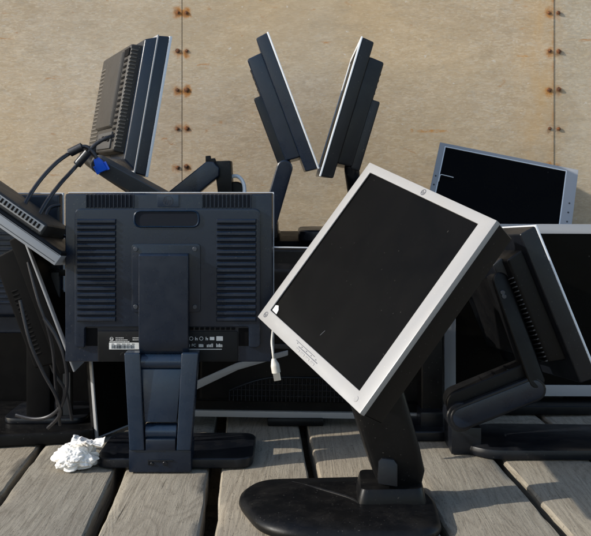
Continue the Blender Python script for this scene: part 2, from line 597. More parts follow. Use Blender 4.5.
def TFR(x, y, z):
    return Matrix.Translation((x, y, z)) @ Matrix.Rotation(R(180), 4, 'Z') @ Matrix.Rotation(R(90), 4, 'X')


def frame(yv, zv, anchor_local, anchor_world):
    """head pose: yv = screen normal, zv = up, x = y cross z; anchor_local lands on anchor_world"""
    Y = Vector(yv).normalized()
    Z = Vector(zv)
    Z = (Z - Y * Y.dot(Z)).normalized()
    X = Y.cross(Z)
    M = Matrix((X, Y, Z)).transposed().to_4x4()
    M.translation = Vector(anchor_world) - M.to_3x3() @ Vector(anchor_local)
    return M


def head(root, M, w, h, bez=(0.018, 0.018, 0.016, 0.022), bez_d=0.011, rim=0.030, bump=None, bz_mat=None, sh_mat=None,
         cv_mat=None, sc_mat=None, vents=(), side_vents=(), vent_mat=None, shell_name='shell'):
    """a flat monitor head in its own frame: screen looks along +y, z up, x right as seen from behind"""
    bm = NB()
    ring(bm, w, h, bez, 0, -bez_d, -0.004)
    bezel = obj('bezel', bm, bz_mat or SILVER, root, M)
    bm = NB()
    box(bm, -w / 2 + bez[0] - 0.001, w / 2 - bez[1] + 0.001, -0.006, -0.003, -h / 2 + bez[3] - 0.001, h / 2 - bez[2] + 0.001, 0)
    obj('screen', bm, sc_mat or SCREEN, root, M)
    bm = NB()
    loft(bm, (-w / 2 + .0008, w / 2 - .0008, -h / 2 + .0008, h / 2 - .0008), -bez_d + 0.0005,
         (-w / 2 + .004, w / 2 - .004, -h / 2 + .004, h / 2 - .004), -rim, 0.004, 3)
    obj(shell_name, bm, sh_mat or BLACK, root, M)
    cover = None
    if bump:
        x0, x1, z0, z1, d, tp = bump
        bm = NB()
        loft(bm, (x0, x1, z0, z1), -rim + 0.002, (x0 + tp, x1 - tp, z0 + tp, z1 - tp), -rim - d, 0.006, 3)
        cover = obj('back_cover', bm, cv_mat or BLACK, root, M)
        if vents or side_vents:
            for (a0, a1, b0, b1, n) in vents:                # ribs along x on the back face
                bm = NB()
                for k in range(n):
                    z = b0 + (b1 - b0) * (k + 0.5) / n
                    rib(bm, (a0, -rim - d, z), (a1, -rim - d, z), (b1 - b0) / n * 0.55, 0.0022, (0, -1, 0))
                obj('vent_grille', bm, vent_mat or DGREY, cover, M)
            for (xs, nx, ya, yb, b0, b1, n) in side_vents:   # ribs across the side faces
                bm = NB()
                for k in range(n):
                    z = b0 + (b1 - b0) * (k + 0.5) / n
                    rib(bm, (xs(ya), ya, z), (xs(yb), yb, z), (b1 - b0) / n * 0.5, 0.002, (nx, 0, 0))
                obj('vent_grille', bm, vent_mat or DGREY, cover, M)
    return bezel, cover


# ------------------------------------------------------------------ setting
def build_setting():
    bm = NB()
    bmesh.ops.create_grid(bm, x_segments=40, y_segments=40, size=60)
    bmesh.ops.translate(bm, verts=bm.verts, vec=(0, 0, -0.22))
    g = obj('ground', bm, m_ground())
    g['kind'] = 'structure'
    # deck of planks running away from the camera, one sheet of worn boards
    bm = NB()
    lay = None
    gaps = [-0.314 - 0.176 * k for k in range(9, 0, -1)] + [-0.314, -0.1405, 0.036, 0.214, 0.393] + [0.393 + 0.176 * k for k in range(1, 9)]
    gw = [random.uniform(0.012, 0.02) for _ in gaps]
    i0 = 9
    gw[i0], gw[i0 + 1], gw[i0 + 2], gw[i0 + 3], gw[i0 + 4] = 0.021, 0.023, 0.019, 0.012, 0.017
    Y0, Y1, NY = -0.3, 2.5, 90
    vals = []
    for i in range(len(gaps) - 1):
        a0, a1 = gaps[i] + gw[i] / 2, gaps[i + 1] - gw[i + 1] / 2
        tilt, hz = random.uniform(-0.0025, 0.0025), random.uniform(-0.003, 0.0)
        prof = [(0, -0.045), (0, -0.0045), (0.022, -0.0008), (0.12, 0), (0.5, 0.0), (0.88, 0), (0.978, -0.0008), (1, -0.0045), (1, -0.045)]
        rows = []
        for j in range(NY + 1):
            y = Y0 + (Y1 - Y0) * j / NY
            row = []
            for k, (s, dz) in enumerate(prof):
                x = a0 + (a1 - a0) * s - 0.05 * (y - 1.524)
                wear = 0
                if k <= 2 or k >= 6:
                    nz = noise.noise(Vector((x * 9, y * 11, i * 3.1 + (k > 4) * 9))) + 0.6 * noise.noise(Vector((x * 30, y * 42, i * 5.7)))
                    x += nz * 0.0022
                    if 1 <= k <= 7:
                        wear = -abs(nz) * 0.002
                z = hz + dz + wear + (s - 0.5) * tilt + 0.0012 * noise.noise(Vector((x * 14, y * 5, i * 2.0)))
                row.append(bm.verts.new((x, y, z)))
            rows.append(row)
        for a, b in zip(rows, rows[1:]):
            for k in range(len(prof) - 1):
                f = bm.faces.new((a[k], a[k + 1], b[k + 1], b[k]))
                f.material_index = 0
                vals.append(i)
        bm.faces.new(rows[0])
        vals.append(i)
        bm.faces.new(rows[-1][::-1])
        vals.append(i)
    # bearers under the planks
    n0 = len(bm.faces)
    for y in (-0.2, 0.6, 1.3, 2.0, 2.4):
        box(bm, -1.8, 1.8, y, y + 0.07, -0.2, -0.05, 0.003)
    nb = len(bm.faces) - n0
    vals += [30] * nb
    d = obj('wooden_deck', bm, WOOD, None, None, 40)
    at = d.data.attributes.new('plank', 'FLOAT', 'FACE')
    for k, val in enumerate(vals):
        at.data[k].value = val * 0.613
    d['kind'] = 'structure'
    # wall of bolted sheets
    wall = empty('sheet_wall', (0.2, WY, 0), 'weathered tan sheet wall with rusty bolts behind the heap of monitors', 'wall')
    for (a, b, m, yo) in ((-2.4, SEAM1 - 0.0009, WALL_L, 0.0), (SEAM1 + 0.0009, SEAM2 - 0.0004, WALL_MID, 0.0), (SEAM2 + 0.0004, 2.4, WALL_R, 0.0015)):
        bm = NB()
        t = NB()
        bmesh.ops.create_grid(t, x_segments=int((b - a) * 40), y_segments=60, size=0.5)
        for v in t.verts:
            x, z = a + (v.co.x + 0.5) * (b - a), -0.2 + (v.co.y + 0.5) * 1.9
            e = min(x - a, b - x)
            dy = 0.004 * noise.noise(Vector((x * 2.2, z * 2.2, 4))) * min(1, e / 0.1)
            v.co = Vector((x, WY + yo + dy, z))
        ge = bmesh.ops.extrude_face_region(t, geom=t.faces[:])
        bmesh.ops.translate(t, verts=[q for q in ge['geom'] if isinstance(q, bmesh.types.BMVert)], vec=(0, 0.012, 0))
        merge(bm, t)
        obj('panel', bm, m, wall, None, 50)
    bm = NB()
    box(bm, -2.4, 2.4, WY + 0.016, WY + 0.03, -0.2, 1.7, 0)
    obj('backing_board', bm, VOID, wall)
    proto = None
    for s in (SEAM1, SEAM2):
        for side in (-1, 1):
            for k in range(-2, 6):
                x, z = s + side * 0.0125 + random.uniform(-.0012, .0012), BOLT_Z0 - k * BOLT_DZ + random.uniform(-.002, .002)
                M = Matrix.Translation((x, WY - 0.002, z)) @ Matrix.Rotation(random.uniform(0, 1), 4, 'Y')
                if proto is None:
                    bm = NB()
                    cyl(bm, (0, 0.001, 0), (0, 1, 0), 0.0058, 0.002, 20, 0.0058, 0.0005)
                    cyl(bm, (0, -0.0006, 0), (0, -1, 0), 0.0040, 0.0022, 6, 0.0034, 0.0006)
                    proto = obj('bolt', bm, RUST, wall, M)
                else:
                    o = proto.copy()
                    COL.objects.link(o)
                    M = M @ Matrix.Scale(random.uniform(.75, 1.12), 4)
                    o.parent = wall
                    o.matrix_local = WORLD[wall].inverted() @ M


build_setting()
GRP = 'scrapped flat monitors heaped by the wall'


# ------------------------------------------------------------------ A: monitor seen squarely from behind
def back_monitor():
    YA = 1.650
    U = lambda u: (u - CX) * YA / F
    V = lambda v: HC + (CY - v) * YA / F
    root = empty('monitor', (U(169), 1.66, 0), 'navy monitor seen squarely from behind, ribbed vents, barcode label, on folding stand', 'monitor', GRP)
    x0, x1, z0, z1 = U(63.5), U(273.5), V(363.5), V(192.5)
    w, h, xc, zc = x1 - x0, z1 - z0, (x0 + x1) / 2, (z0 + z1) / 2
    M = Matrix.Translation((xc, YA + 0.046, zc))
    bm = NB()
    ring(bm, w, h, (0.02, 0.02, 0.018, 0.024), 0, -0.013, -0.004)
    obj('bezel', bm, BRIGHT, root, M)
    bm = NB()
    box(bm, -w / 2 + .019, w / 2 - .019, -.006, -.003, -h / 2 + .023, h / 2 - .017, 0)
    obj('screen', bm, SCREEN, root, M)
    # shell: stepped rim
    bm = NB()
    loft(bm, (x0 + .0008, x1 - .0008, z0 + .0008, z1 - .0008), YA + .0335, (x0 + .003, x1 - .003, z0 + .003, z1 - .003), YA, .003, 3)
    obj('shell', bm, NAVY, root)
    # raised cover with a notch for the sockets
    pts = rpoly([(U(75.5), V(208.5)), (U(260.5), V(208.5)), (U(260.5), V(347)), (U(249), V(347)), (U(249), V(326.5)), (U(85.5), V(326.5)), (U(85.5), V(347)), (U(75.5), V(347))],
                [.012, .012, .009, .004, .005, .005, .004, .009], 5)
    bm = NB()
    prism(bm, xz(pts, YA + .001), (0, -.0085, 0), .003, 3)
    cover = obj('back_cover', bm, NAVY, root)
    yc = YA - .0075
    # lower sill closing the socket bay
    bm = NB()
    pts = rpoly([(U(98), V(331)), (U(238), V(331)), (U(238), V(361.5)), (U(98), V(361.5))], [.004] * 4, 3)
    prism(bm, xz(pts, YA + .001), (0, -.004, 0), .0012, 2)
    io = obj('socket_panel', bm, PANEL, root)
    bm = NB()
    for k in range(9):      # dark sockets along the top of the bay
        u = 190 + k * 5.2
        box(bm, U(u), U(u + 3.6), YA - .0052, YA - .002, V(329.6), V(327.4), .0004)
    obj('socket_row', bm, VOID, io)
    bm = NB()
    box(bm, U(86), U(97.5), YA - .0006, YA + .001, V(346), V(328), .001)
    obj('side_pocket', bm, VOID, root)
    bm = NB()
    box(bm, U(238.5), U(248.5), YA - .0006, YA + .001, V(346), V(328), .001)
    obj('side_pocket', bm, VOID, root)
    # printed label: barcode plate, lines and approval marks
    yl = YA - .0036
    bm = NB()
    box(bm, U(109.5), U(146), yl, yl + .001, V(349), V(342.3), 0)
    sticker = obj('barcode_label', bm, PRINT, io)
    bm = NB()
    u = 112.0
    while u < 134:
        b = random.choice((0.35, 0.5, 0.8))
        box(bm, U(u), U(u + b), yl - .0004, yl + .0003, V(348.2), V(344.6), 0)
        u += b + random.choice((0.4, 0.6, 0.9))
    for k in range(5):
        box(bm, U(112 + k * 5), U(112 + k * 5 + random.uniform(2, 4)), yl - .0004, yl + .0003, V(343.9), V(343.3), 0)
    obj('barcode', bm, INK, sticker)
    bm = NB()
    circle_ring(bm, (U(112), yl, V(338.6)), (1, 0, 0), (0, 0, 1), .0034, .0006, .0003)
    text_bm(bm, 'hp', .006, TB(U(112), yl, V(338.7)), .0002, .2)
    for (u0, u1, vv) in ((116, 124, 337.6), (116, 128, 339.6), (133, 145, 337.6), (133, 143, 339.6), (110, 130, 341.2)):
        u = u0
        while u < u1:
            b = random.uniform(.6, 1.5)
            box(bm, U(u), U(min(u + b, u1)), yl - .0002, yl + .0004, V(vv + .35), V(vv - .35), 0)
            u += b + .4
    obj('label_text', bm, PRINT, io)
    bm = NB()
    # approval marks, two rows
    for i, u in enumerate((186.5, 191.5, 196.5, 201.5, 207)):
        if i % 2:
            circle_ring(bm, (U(u), yl, V(338.2)), (1, 0, 0), (0, 0, 1), .0036, .0008, .0003, 16)
        else:
            for q in (-1.1, .5):
                box(bm, U(u + q), U(u + q + .7), yl - .0002, yl + .0003, V(340), V(336.6 + (q > 0) * 1.2), 0)
            box(bm, U(u - 1.1), U(u + 1.2), yl - .00025, yl + .0003, V(338.6), V(338.0), 0)
    box(bm, U(210), U(214.5), yl - .0002, yl + .0004, V(339.8), V(336.6), 0)
    box(bm, U(216.5), U(223), yl - .0002, yl + .0004, V(340.4), V(336), 0)
    text_bm(bm, 'FC', .0068, TB(U(194), yl, V(345)), .0002)
    for (u0, u1) in ((186.5, 190), (199, 203.5), (207, 213.5), (216.5, 222.5)):
        u = u0
        while u < u1:
            b = random.uniform(.5, 1.1)
            box(bm, U(u), U(min(u + b, u1)), yl - .0002, yl + .0003, V(346.8), V(343.2 + random.uniform(0, 1.2)), 0)
            u += b + .5
    box(bm, U(189), U(222), yl - .0002, yl + .0004, V(349.2), V(348.6), 0)
    obj('approval_marks', bm, PRINT, io)
    # slots along the top edge
    for (ua, ub) in ((86.5, 133.5), (202.5, 251)):
        bm, bd = NB(), NB()
        n = 12
        for k in range(n):
            u = ua + (ub - ua) * (k + .5) / n
            pr = rpoly([(U(u - 1.1), V(194.4)), (U(u + 1.1), V(194.4)), (U(u + 1.1), V(207.6)), (U(u - 1.1), V(207.6))], .0016, 3)
            prism(bd, xz(pr, YA + .0005), (0, -.0011, 0), 0)
        for k in range(n + 1):
            u = ua + (ub - ua) * k / n
            rib(bm, (U(u), YA, V(194.2)), (U(u), YA, V(208.2)), .0026, .0026, (0, -1, 0))
        g = obj('vent_grille', bm, NAVY, root)
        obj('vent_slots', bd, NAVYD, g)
    # horizontal ribs left and right
    for (ua, ub) in ((78.5, 116.5), (217.5, 256)):
        bm, bd = NB(), NB()
        n = 16
        prism(bd, xz(rpoly([(U(ua), V(220)), (U(ub), V(220)), (U(ub), V(319.5)), (U(ua), V(319.5))], .002, 3), yc + .0005), (0, -.0012, 0), 0)
        for k in range(n + 1):
            v = 221 + 97.5 * k / n
            rib(bm, (U(ua - .8), yc - .0008, V(v)), (U(ub + .8), yc - .0004, V(v)), .0088, .0038, (0, -1, 0))
        g = obj('vent_grille', bm, NAVY, cover)
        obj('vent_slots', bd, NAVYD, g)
    # carrying grip: dark recess inside a raised lip
    bm = NB()
    o_ = rpoly([(U(134), V(210)), (U(200.5), V(210)), (U(200.5), V(227.6)), (U(134), V(227.6))], .0145, 7)
    i_ = rpoly([(U(136.5), V(211.8)), (U(198), V(211.8)), (U(198), V(225.6)), (U(136.5), V(225.6))], .0115, 7)
    n = len(o_)
    A_ = [bm.verts.new((p[0], yc, p[1])) for p in o_]
    B_ = [bm.verts.new((o_[k][0] * .5 + i_[k][0] * .5, yc - .0032, o_[k][1] * .5 + i_[k][1] * .5)) for k in range(n)]
    C_ = [bm.verts.new((p[0], yc + .0005, p[1])) for p in i_]
    for k in range(n):
        j = (k + 1) % n
        bm.faces.new((A_[k], A_[j], B_[j], B_[k]))
        bm.faces.new((B_[k], B_[j], C_[j], C_[k]))
    grip = obj('grip_lip', bm, NAVYG, cover, None, 60)
    bm = NB()
    prism(bm, xz(i_, yc + .0004), (0, -.0008, 0), 0)
    obj('grip_recess', bm, NAVYD, grip)
    # maker's plaque
    bm = NB()
    prism(bm, xz(rpoly([(U(157), V(194.5)), (U(179), V(194.5)), (U(179), V(207)), (U(157), V(207))], .002, 3), YA + .001), (0, -.0022, 0), .0006, 2)
    pl = obj('badge_plate', bm, NAVYG, root)
    bm = NB()
    circle_ring(bm, (U(168), YA - .0012, V(200.8)), (1, 0, 0), (0, 0, 1), .0092, .0012, .0005)
    text_bm(bm, 'hp', .016, TB(U(168), YA - .0014, V(200.9)), .0003, .25)
    obj('badge_emblem', bm, EMBOSS, pl)
    # mounting plate with four screws
    bm = NB()
    prism(bm, xz(rpoly([(U(132.5), V(243.5)), (U(201), V(243.5)), (U(201), V(311.5)), (U(132.5), V(311.5))], .007, 4), yc + .0005), (0, -.0035, 0), .0014, 2)
    mp = obj('mount_plate', bm, NAVY, root)
    for (u, v) in ((136.8, 248.5), (195.5, 248.5), (136.8, 305.8), (195.5, 306)):
        bm = NB()
        cyl(bm, (U(u), yc - .0042, V(v)), (0, 1, 0), .0042, .002, 20, None, .0005)
        box(bm, U(u) - .0025, U(u) + .0025, yc - .0056, yc - .0048, V(v) - .0005, V(v) + .0005, 0)
        obj('screw', bm, SCREW, mp)
    # upper arm, swelling outwards and tucking into the hinge
    bm = NB()
    prof = [(yc - .002, V(252.5)), (yc - .021, V(252.5)), (yc - .024, V(254.5)), (yc - .024, V(336)), (yc - .020, V(347)), (yc - .011, V(353)), (yc - .002, V(353))]
    prism(bm, [(U(141.5), a, b) for a, b in prof], (U(190.2) - U(141.5), 0, 0), .0022, 3)
    obj('upper_arm', bm, NAVY, root)
    yh, yl2 = yc - .010, 1.622
    bm = NB()
    cyl(bm, ((U(143.5) + U(183.5)) / 2, yh, V(359.5)), (1, 0, 0), .0145, U(184) - U(143), 28, None, .0015)
    obj('hinge', bm, NAVYG, root)
    # lower arm: two tapering rails and the plate between
    Y2 = yl2
    k2 = Y2 / F
    X2 = lambda u: (u - CX) * k2
    Z2 = lambda v: HC + (CY - v) * k2
    for s in (0, 1):
        bm = NB()
        if s == 0:
            q = [(U(127.5), yh - .017, V(349.5)), (U(143.2), yh - .017, V(349.5)), (X2(145.6), Y2 - .014, Z2(448.5)), (X2(130.8), Y2 - .014, Z2(448.5))]
        else:
            q = [(U(183.8), yh - .017, V(349.5)), (U(200.5), yh - .017, V(349.5)), (X2(191.6), Y2 - .014, Z2(448.5)), (X2(177.4), Y2 - .014, Z2(448.5))]
        t = NB()
        a = [t.verts.new(p) for p in q]
        b = [t.verts.new((p[0], p[1] + .030, p[2])) for p in q]
        t.faces.new(a)
        t.faces.new(b[::-1])
        for i in range(4):
            t.faces.new((a[i], b[i], b[(i + 1) % 4], a[(i + 1) % 4]))
        bevel(t, .003, 3)
        merge(bm, t)
        obj('stand_rail', bm, NAVYG, root)
    bm = NB()
    q = [(U(143.4), yh - .010, V(366)), (U(183.6), yh - .010, V(366)), (X2(177.2), Y2 - .009, Z2(421)), (X2(145.8), Y2 - .009, Z2(421))]
    t = NB()
    a = [t.verts.new(p) for p in q]
    b = [t.verts.new((p[0], p[1] + .02, p[2])) for p in q]
    t.faces.new(a)
    t.faces.new(b[::-1])
    for i in range(4):
        t.faces.new((a[i], b[i], b[(i + 1) % 4], a[(i + 1) % 4]))
    bevel(t, .002, 2)
    merge(bm, t)
    obj('arm_plate', bm, NAVYG, root)
    bm = NB()
    cyl(bm, ((X2(146) + X2(177)) / 2, Y2 + .004, Z2(431.5)), (1, 0, 0), .0145, X2(177.2) - X2(145.8), 28, None, .001)
    obj('hinge', bm, NAVYG, root)
    bm = NB()
    prism(bm, [(X2(129.8), a, b) for a, b in ((1.612, 0.0005), (1.612, .040), (1.618, .044), (1.665, .050), (1.665, .0005))], (X2(191.8) - X2(129.8), 0, 0), .0022, 2)
    box(bm, X2(146.5), X2(176.5), 1.609, 1.64, .040, Z2(437), .003)
    foot = obj('foot_block', bm, NAVY, root)
    bm = NB()
    box(bm, X2(149), X2(174), 1.6095, 1.613, .021, .0235, .0006)
    box(bm, X2(149), X2(150), 1.6095, 1.613, .014, .0235, .0004)
    cyl(bm, (X2(166), 1.611, .017), (0, 1, 0), .0042, .004, 18, None, .0005)
    cyl(bm, (X2(153), 1.611, .0165), (0, 1, 0), .0028, .004, 14, None, .0005)
    obj('latch', bm, BLACK2, foot)
    bm = NB()
    pts = rpoly([(-.365, 1.632), (-.078, 1.632), (-.078, 1.80), (-.365, 1.80)], .032, 6)
    prism(bm, xy(pts, .0005), (0, 0, .019), .005, 3)
    obj('base', bm, BLACK2, root)


back_monitor()


# ------------------------------------------------------------------ B: tilted silver-framed monitor in front
def front_monitor():
    root = empty('monitor', (.15, 1.43, 0), 'silver framed monitor tilted sideways on thick black stand, blank screen turned to the viewer', 'monitor', GRP)
    Yf = Vector((.68, .50, -.54))
    Zf = Vector((.591, .07, .804))
    w, h = .360, .3386
    M = frame(-Yf, Zf, (0, 0, 0), (.1115, 1.441, .3757))
    bez, cover = head(root, M, w, h, (.029, .020, .0165, .024), .010, .050,
                      (-.14, .14, -.125, .12, .030, .018), SILVER, BLACK, BLACK,
                      vents=[(-.11, -.03, -.08, .09, 14), (.03, .11, -.08, .09, 14)], vent_mat=BLACK)
    # dark line where screen meets bezel
    bm = NB()
    ring(bm, w - .049 + .0045, h - .0405 + .0045, (.0034,) * 4, -.0018, -.0045, -.0045, 0)
    obj('screen_gasket', bm, VOID, root, M @ Matrix.Translation((.0045, 0, .00375)))
    # marks on the bezel: emblem over the screen, model line and keys below
    bm = NB()
    zt = h / 2 - .0082
    circle_ring(bm, (0, .0001, zt), (-1, 0, 0), (0, 0, 1), .0055, .0011, .0003)
    text_bm(bm, 'hp', .0085, TFR(0, .0001, zt), .0002, .25)
    obj('bezel_emblem', bm, PRINTG, bez, M)
    zb = -h / 2 + .012
    bm = NB()
    circle_ring(bm, (w / 2 - .018, .0001, zb + .001), (-1, 0, 0), (0, 0, 1), .0055, .0011, .0003)
    text_bm(bm, 'hp', .0085, TFR(w / 2 - .018, .0001, zb + .001), .0002, .25)
    obj('corner_emblem', bm, PRINTG, bez, M)
    bm = NB()
    box(bm, -.035, .03, 0, .0004, zb - .0015, zb - .0003, 0)
    box(bm, -.02, .045, 0, .0004, zb + .004, zb + .0048, 0)
    for k in range(5):
        box(bm, -.028 + k * .016, -.0255 + k * .016, 0, .0004, zb + .0012, zb + .0026, 0)
    obj('bezel_print', bm, PRINTG, bez, M)
    bm = NB()
    for k in range(4):
        bm = NB()
        box(bm, -.03 + k * .017, -.018 + k * .017, -.0005, .0008, zb - .0078, zb - .004, .0005)
        obj('control_key', bm, SILVER, bez, M)
    bm = NB()
    cyl(bm, (-w / 2 + .024, .0002, zb), (0, 1, 0), .0045, .0010, 20, None, .0003)
    obj('power_key', bm, SILVER, bez, M)
    # torn sticker stuck in the lower corner of the screen
    bm = NB()
    prism(bm, xz([(w / 2 - .0225, -h / 2 + .026), (w / 2 - .040, -h / 2 + .0255), (w / 2 - .038, -h / 2 + .033), (w / 2 - .030, -h / 2 + .039), (w / 2 - .0225, -h / 2 + .0365)], -.0028), (0, .0006, 0), 0)
    obj('torn_sticker', bm, PRINT, root, M)
    # scratch on the screen
    bm = NB()
    rib(bm, (.005, -.0028, -h / 2 + .047), (.0015, -.0028, -h / 2 + .058), .0007, .0002, (0, 1, 0))
    obj('scratch', bm, PRINTG, root, M)
    # neck: thick tapered leaning column that ends on the back cover
    t0, t1 = Vector((.1725, 1.45, .036)), Vector((.109, 1.425, .245))
    ax = (t1 - t0).normalized()
    side = Vector((1, .10, 0)); side = (side - ax * ax.dot(side)).normalized()
    dep = ax.cross(side)
    bm = NB()
    def loop(c, a, b):
        return [c + side * p[0] + dep * p[1] for p in rpoly([(-a, -b), (a, -b), (a, b), (-a, b)], .014, 5)]
    secs = [(0.0, .030, .024), (.02, .0385, .031), (.06, .0410, .033), (.15, .0425, .033), (.205, .040, .030), (.22, .034, .025)]
    prev = None
    for (s, a, b) in secs:
        ring_ = [bm.verts.new(p) for p in loop(t0 + ax * s, a, b)]
        if prev:
            for i in range(len(ring_)):
                j = (i + 1) % len(ring_)
                bm.faces.new((prev[i], prev[j], ring_[j], ring_[i]))
        else:
            bm.faces.new(ring_)
        prev = ring_
    bm.faces.new(prev[::-1])
    neck = obj('neck', bm, BLACK, root, None, 50)
    bm = NB()
    c = M @ Vector((0, -.075, -.05))
    cyl(bm, (c + t1) / 2, (c - t1), .024, (c - t1).length + .03, 24, None, .002)
    obj('tilt_hinge', bm, BLACK, root)
    # small grey lock tab low on the neck
    bm = NB()
    prism(bm, [P(378.5, 484, 1.398), P(397.5, 487, 1.398), P(397.5, 465, 1.403), P(394, 460, 1.404), P(382, 458.5, 1.404), P(378.5, 462, 1.403)], (0, .02, 0), .0012, 2)
    obj('lock_tab', bm, BLACK2, neck)
    bm = NB()
    pts = rpoly([(.094, 1.392), (.205, 1.398), (.212, 1.50), (.10, 1.505)], .016, 5)
    t = NB()
    a = [t.verts.new((p[0], p[1], .018)) for p in pts]
    cx_, cy_ = .153, 1.448
    b = [t.verts.new((cx_ + (p[0] - cx_) * .88, cy_ + (p[1] - cy_) * .88, .044)) for p in pts]
    t.faces.new(a)
    t.faces.new(b[::-1])
    for i in range(len(a)):
        j = (i + 1) % len(a)
        t.faces.new((a[i], b[i], b[j], a[j]))
    bevel(t, .003, 2, 40)
    merge(bm, t)
    obj('foot_block', bm, BLACK, root)
    # broad base plate with a sloping rim and a shallow ridge
    pts = rpoly([(-.098, 1.455), (-.07, 1.528), (.19, 1.548), (.225, 1.44), (.215, 1.30), (-.045, 1.305)], [.05, .045, .03, .03, .05, .07], 8)
    bm = NB()
    n = len(pts)
    cx_, cy_ = .075, 1.43
    def lev(k, z, rr=0):
        return [bm.verts.new((cx_ + (p[0] - cx_) * k, cy_ + (p[1] - cy_) * k, z)) for p in pts]
    L = [lev(.985, .0006), lev(1.0, .006), lev(.99, .0125), lev(.94, .0185), lev(.6, .0225)]
    bm.faces.new(L[0])
    for a, b in zip(L, L[1:]):
        for i in range(n):
            j = (i + 1) % n
            bm.faces.new((a[i], a[j], b[j], b[i]))
    bm.faces.new(L[-1][::-1])
    base = obj('base', bm, BLACK, root, None, 50)
    bm = NB()
    tube(bm, [(-.005, 1.505, .0185), (.035, 1.47, .0208), (.085, 1.425, .0215), (.10, 1.40, .0212)], lambda t: .0035, 10, 6)
    obj('ridge', bm, BLACK, base)


front_monitor()


# ------------------------------------------------------------------ C: monitor standing edge-on at the upper left
def left_upright_monitor():
    w, h = .36, .308
    a = R(23)
    Y0 = Vector((math.cos(a), math.sin(a), 0))
    Yv = Y0 * .985 + Vector((0, 0, -.172))
    Zv = Y0 * .185 + Vector((0, 0, .985))
    M = frame(Yv, Zv, (w / 2, 0, 0), P(160.5, 106.5, 1.93))
    base_c = M @ Vector((0, -.11, -.2))
    root = empty('monitor', (base_c.x, base_c.y, .386), 'navy monitor standing edge on beside left row of wall bolts, dusty vented back', 'monitor', GRP)
    x0, x1, z0, z1, d, tp = -.155, .155, -.115, .128, .050, .004
    sx = lambda y: x1 - tp * ((-y - .030) / d)
    head(root, M, w, h, bez_d=.0065, rim=.030, bump=(x0, x1, z0, z1, d, tp), bz_mat=BRIGHT, sh_mat=NAVY, cv_mat=DUSTY,
         side_vents=[(sx, 1, -.062, -.077, z0 + .012, z1 - .012, 27)],
         vents=[(-.14, -.05, z0 + .02, z1 - .03, 20)], vent_mat=TAN)
    # second moulding: tapered dark slab between rim and cover, with a pale seam
    bm = NB()
    loft(bm, (-w / 2 + .006, w / 2 - .006, -h / 2 + .008, h / 2 - .006), -.0285, (-.165, .165, -.125, .138), -.055, .004, 3)
    obj('mid_shell', bm, NAVY, root, M)
    bm = NB()
    ring(bm, w - .005, h - .005, (.006,) * 4, -.0288, -.0315, -.0315, .0004)
    obj('seam_trim', bm, GREY, root, M)
    # raised centre cover, slots and sockets
    bm = NB()
    loft(bm, (-.06, .11, -.06, z1 - .014), -.0785, (-.055, .105, -.055, z1 - .02), -.088, .003, 2)
    obj('centre_cover', bm, DUSTY, root, M)
    bm = NB()
    for k in range(16):
        z = -.09 + k * .0125
        box(bm, .118, .146, -.0815, -.0795, z, z + .0055, .0005)
    box(bm, .10, .15, -.0812, -.078, z1 - .030, z1 - .012, .002)
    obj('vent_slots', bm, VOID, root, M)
    bm = NB()
    box(bm, -.02, .13, -.084, -.078, -.105, -.068, .002)
    sp = obj('socket_panel', bm, DGREY, root, M)
    bm = NB()
    for (x, z) in ((.0, -.092), (.035, -.088), (.07, -.088), (.1, -.090)):
        box(bm, x, x + .02, -.0858, -.083, z, z + .012, .001)
    obj('socket_row', bm, VOID, sp, M)
    # folding arm down to a base on the box behind
    bm = NB()
    pA, pB = P(98, 166, 1.84), P(166, 203, 1.88)
    dr = (pB - pA).normalized()
    up = Vector((0, -.35, 1)); up = (up - dr * dr.dot(up)).normalized()
    prism(bm, stadium(pA + up * .0, pB, .016, up, 6), dr.cross(up) * -.03, .004, 3)
    obj('folding_arm', bm, DGREY, root)
    bm = NB()
    pm = M @ Vector((-.05, -.07, -.10))
    tube(bm, [pm, M @ Vector((-.03, -.10, -.125)), (pA + pB) / 2 + Vector((0, .03, -.012))], .014, 14, 6)
    obj('arm_link', bm, BLACK, root)
    bm = NB()
    box(bm, pB.x - .03, pB.x + .03, 1.93, 2.03, .404, pB.z + .02, .006)
    cyl(bm, ((pA.x + pB.x) / 2 + .05, 2.10, .396), (0, 0, 1), .11, .018, 40, .105, .003)
    tube(bm, [pB + Vector((0, .02, 0)), (pB.x, 1.97, .44)], .014, 12, 1, False)
    obj('base', bm, BLACK, root)


left_upright_monitor()


# ------------------------------------------------------------------ D and E: two monitors edge-on, making a V
def v_monitor(label, yv, zv, sgn, mid, bump_top, hint_arm):
    w, h = .365, .314
    M = frame(yv, zv, (sgn * w / 2, 0, 0), P(*mid, 1.93))
    root = empty('monitor', (M.translation.x, M.translation.y, .386), label, 'monitor', GRP)
    z0, z1 = -.120, bump_top
    head(root, M, w, h, bez_d=.0042, rim=.0305, bump=(-.172, .172, z0, z1, .034, .003), bz_mat=BRIGHT, sh_mat=NAVY if sgn > 0 else BLACK2,
         cv_mat=NAVY if sgn > 0 else BLACK2, vents=[(-.14, -.03, z0 + .02, z1 - .02, 14), (.03, .14, z0 + .02, z1 - .02, 14)], vent_mat=BLACK)
    bm = NB()
    e = sgn * .168
    box(bm, min(e, e - sgn * .26), max(e, e - sgn * .26), -.081, -.06, -.122, .035, .005, 3)
    obj('arm_plate', bm, BLACK2, root, M)
    return root, M


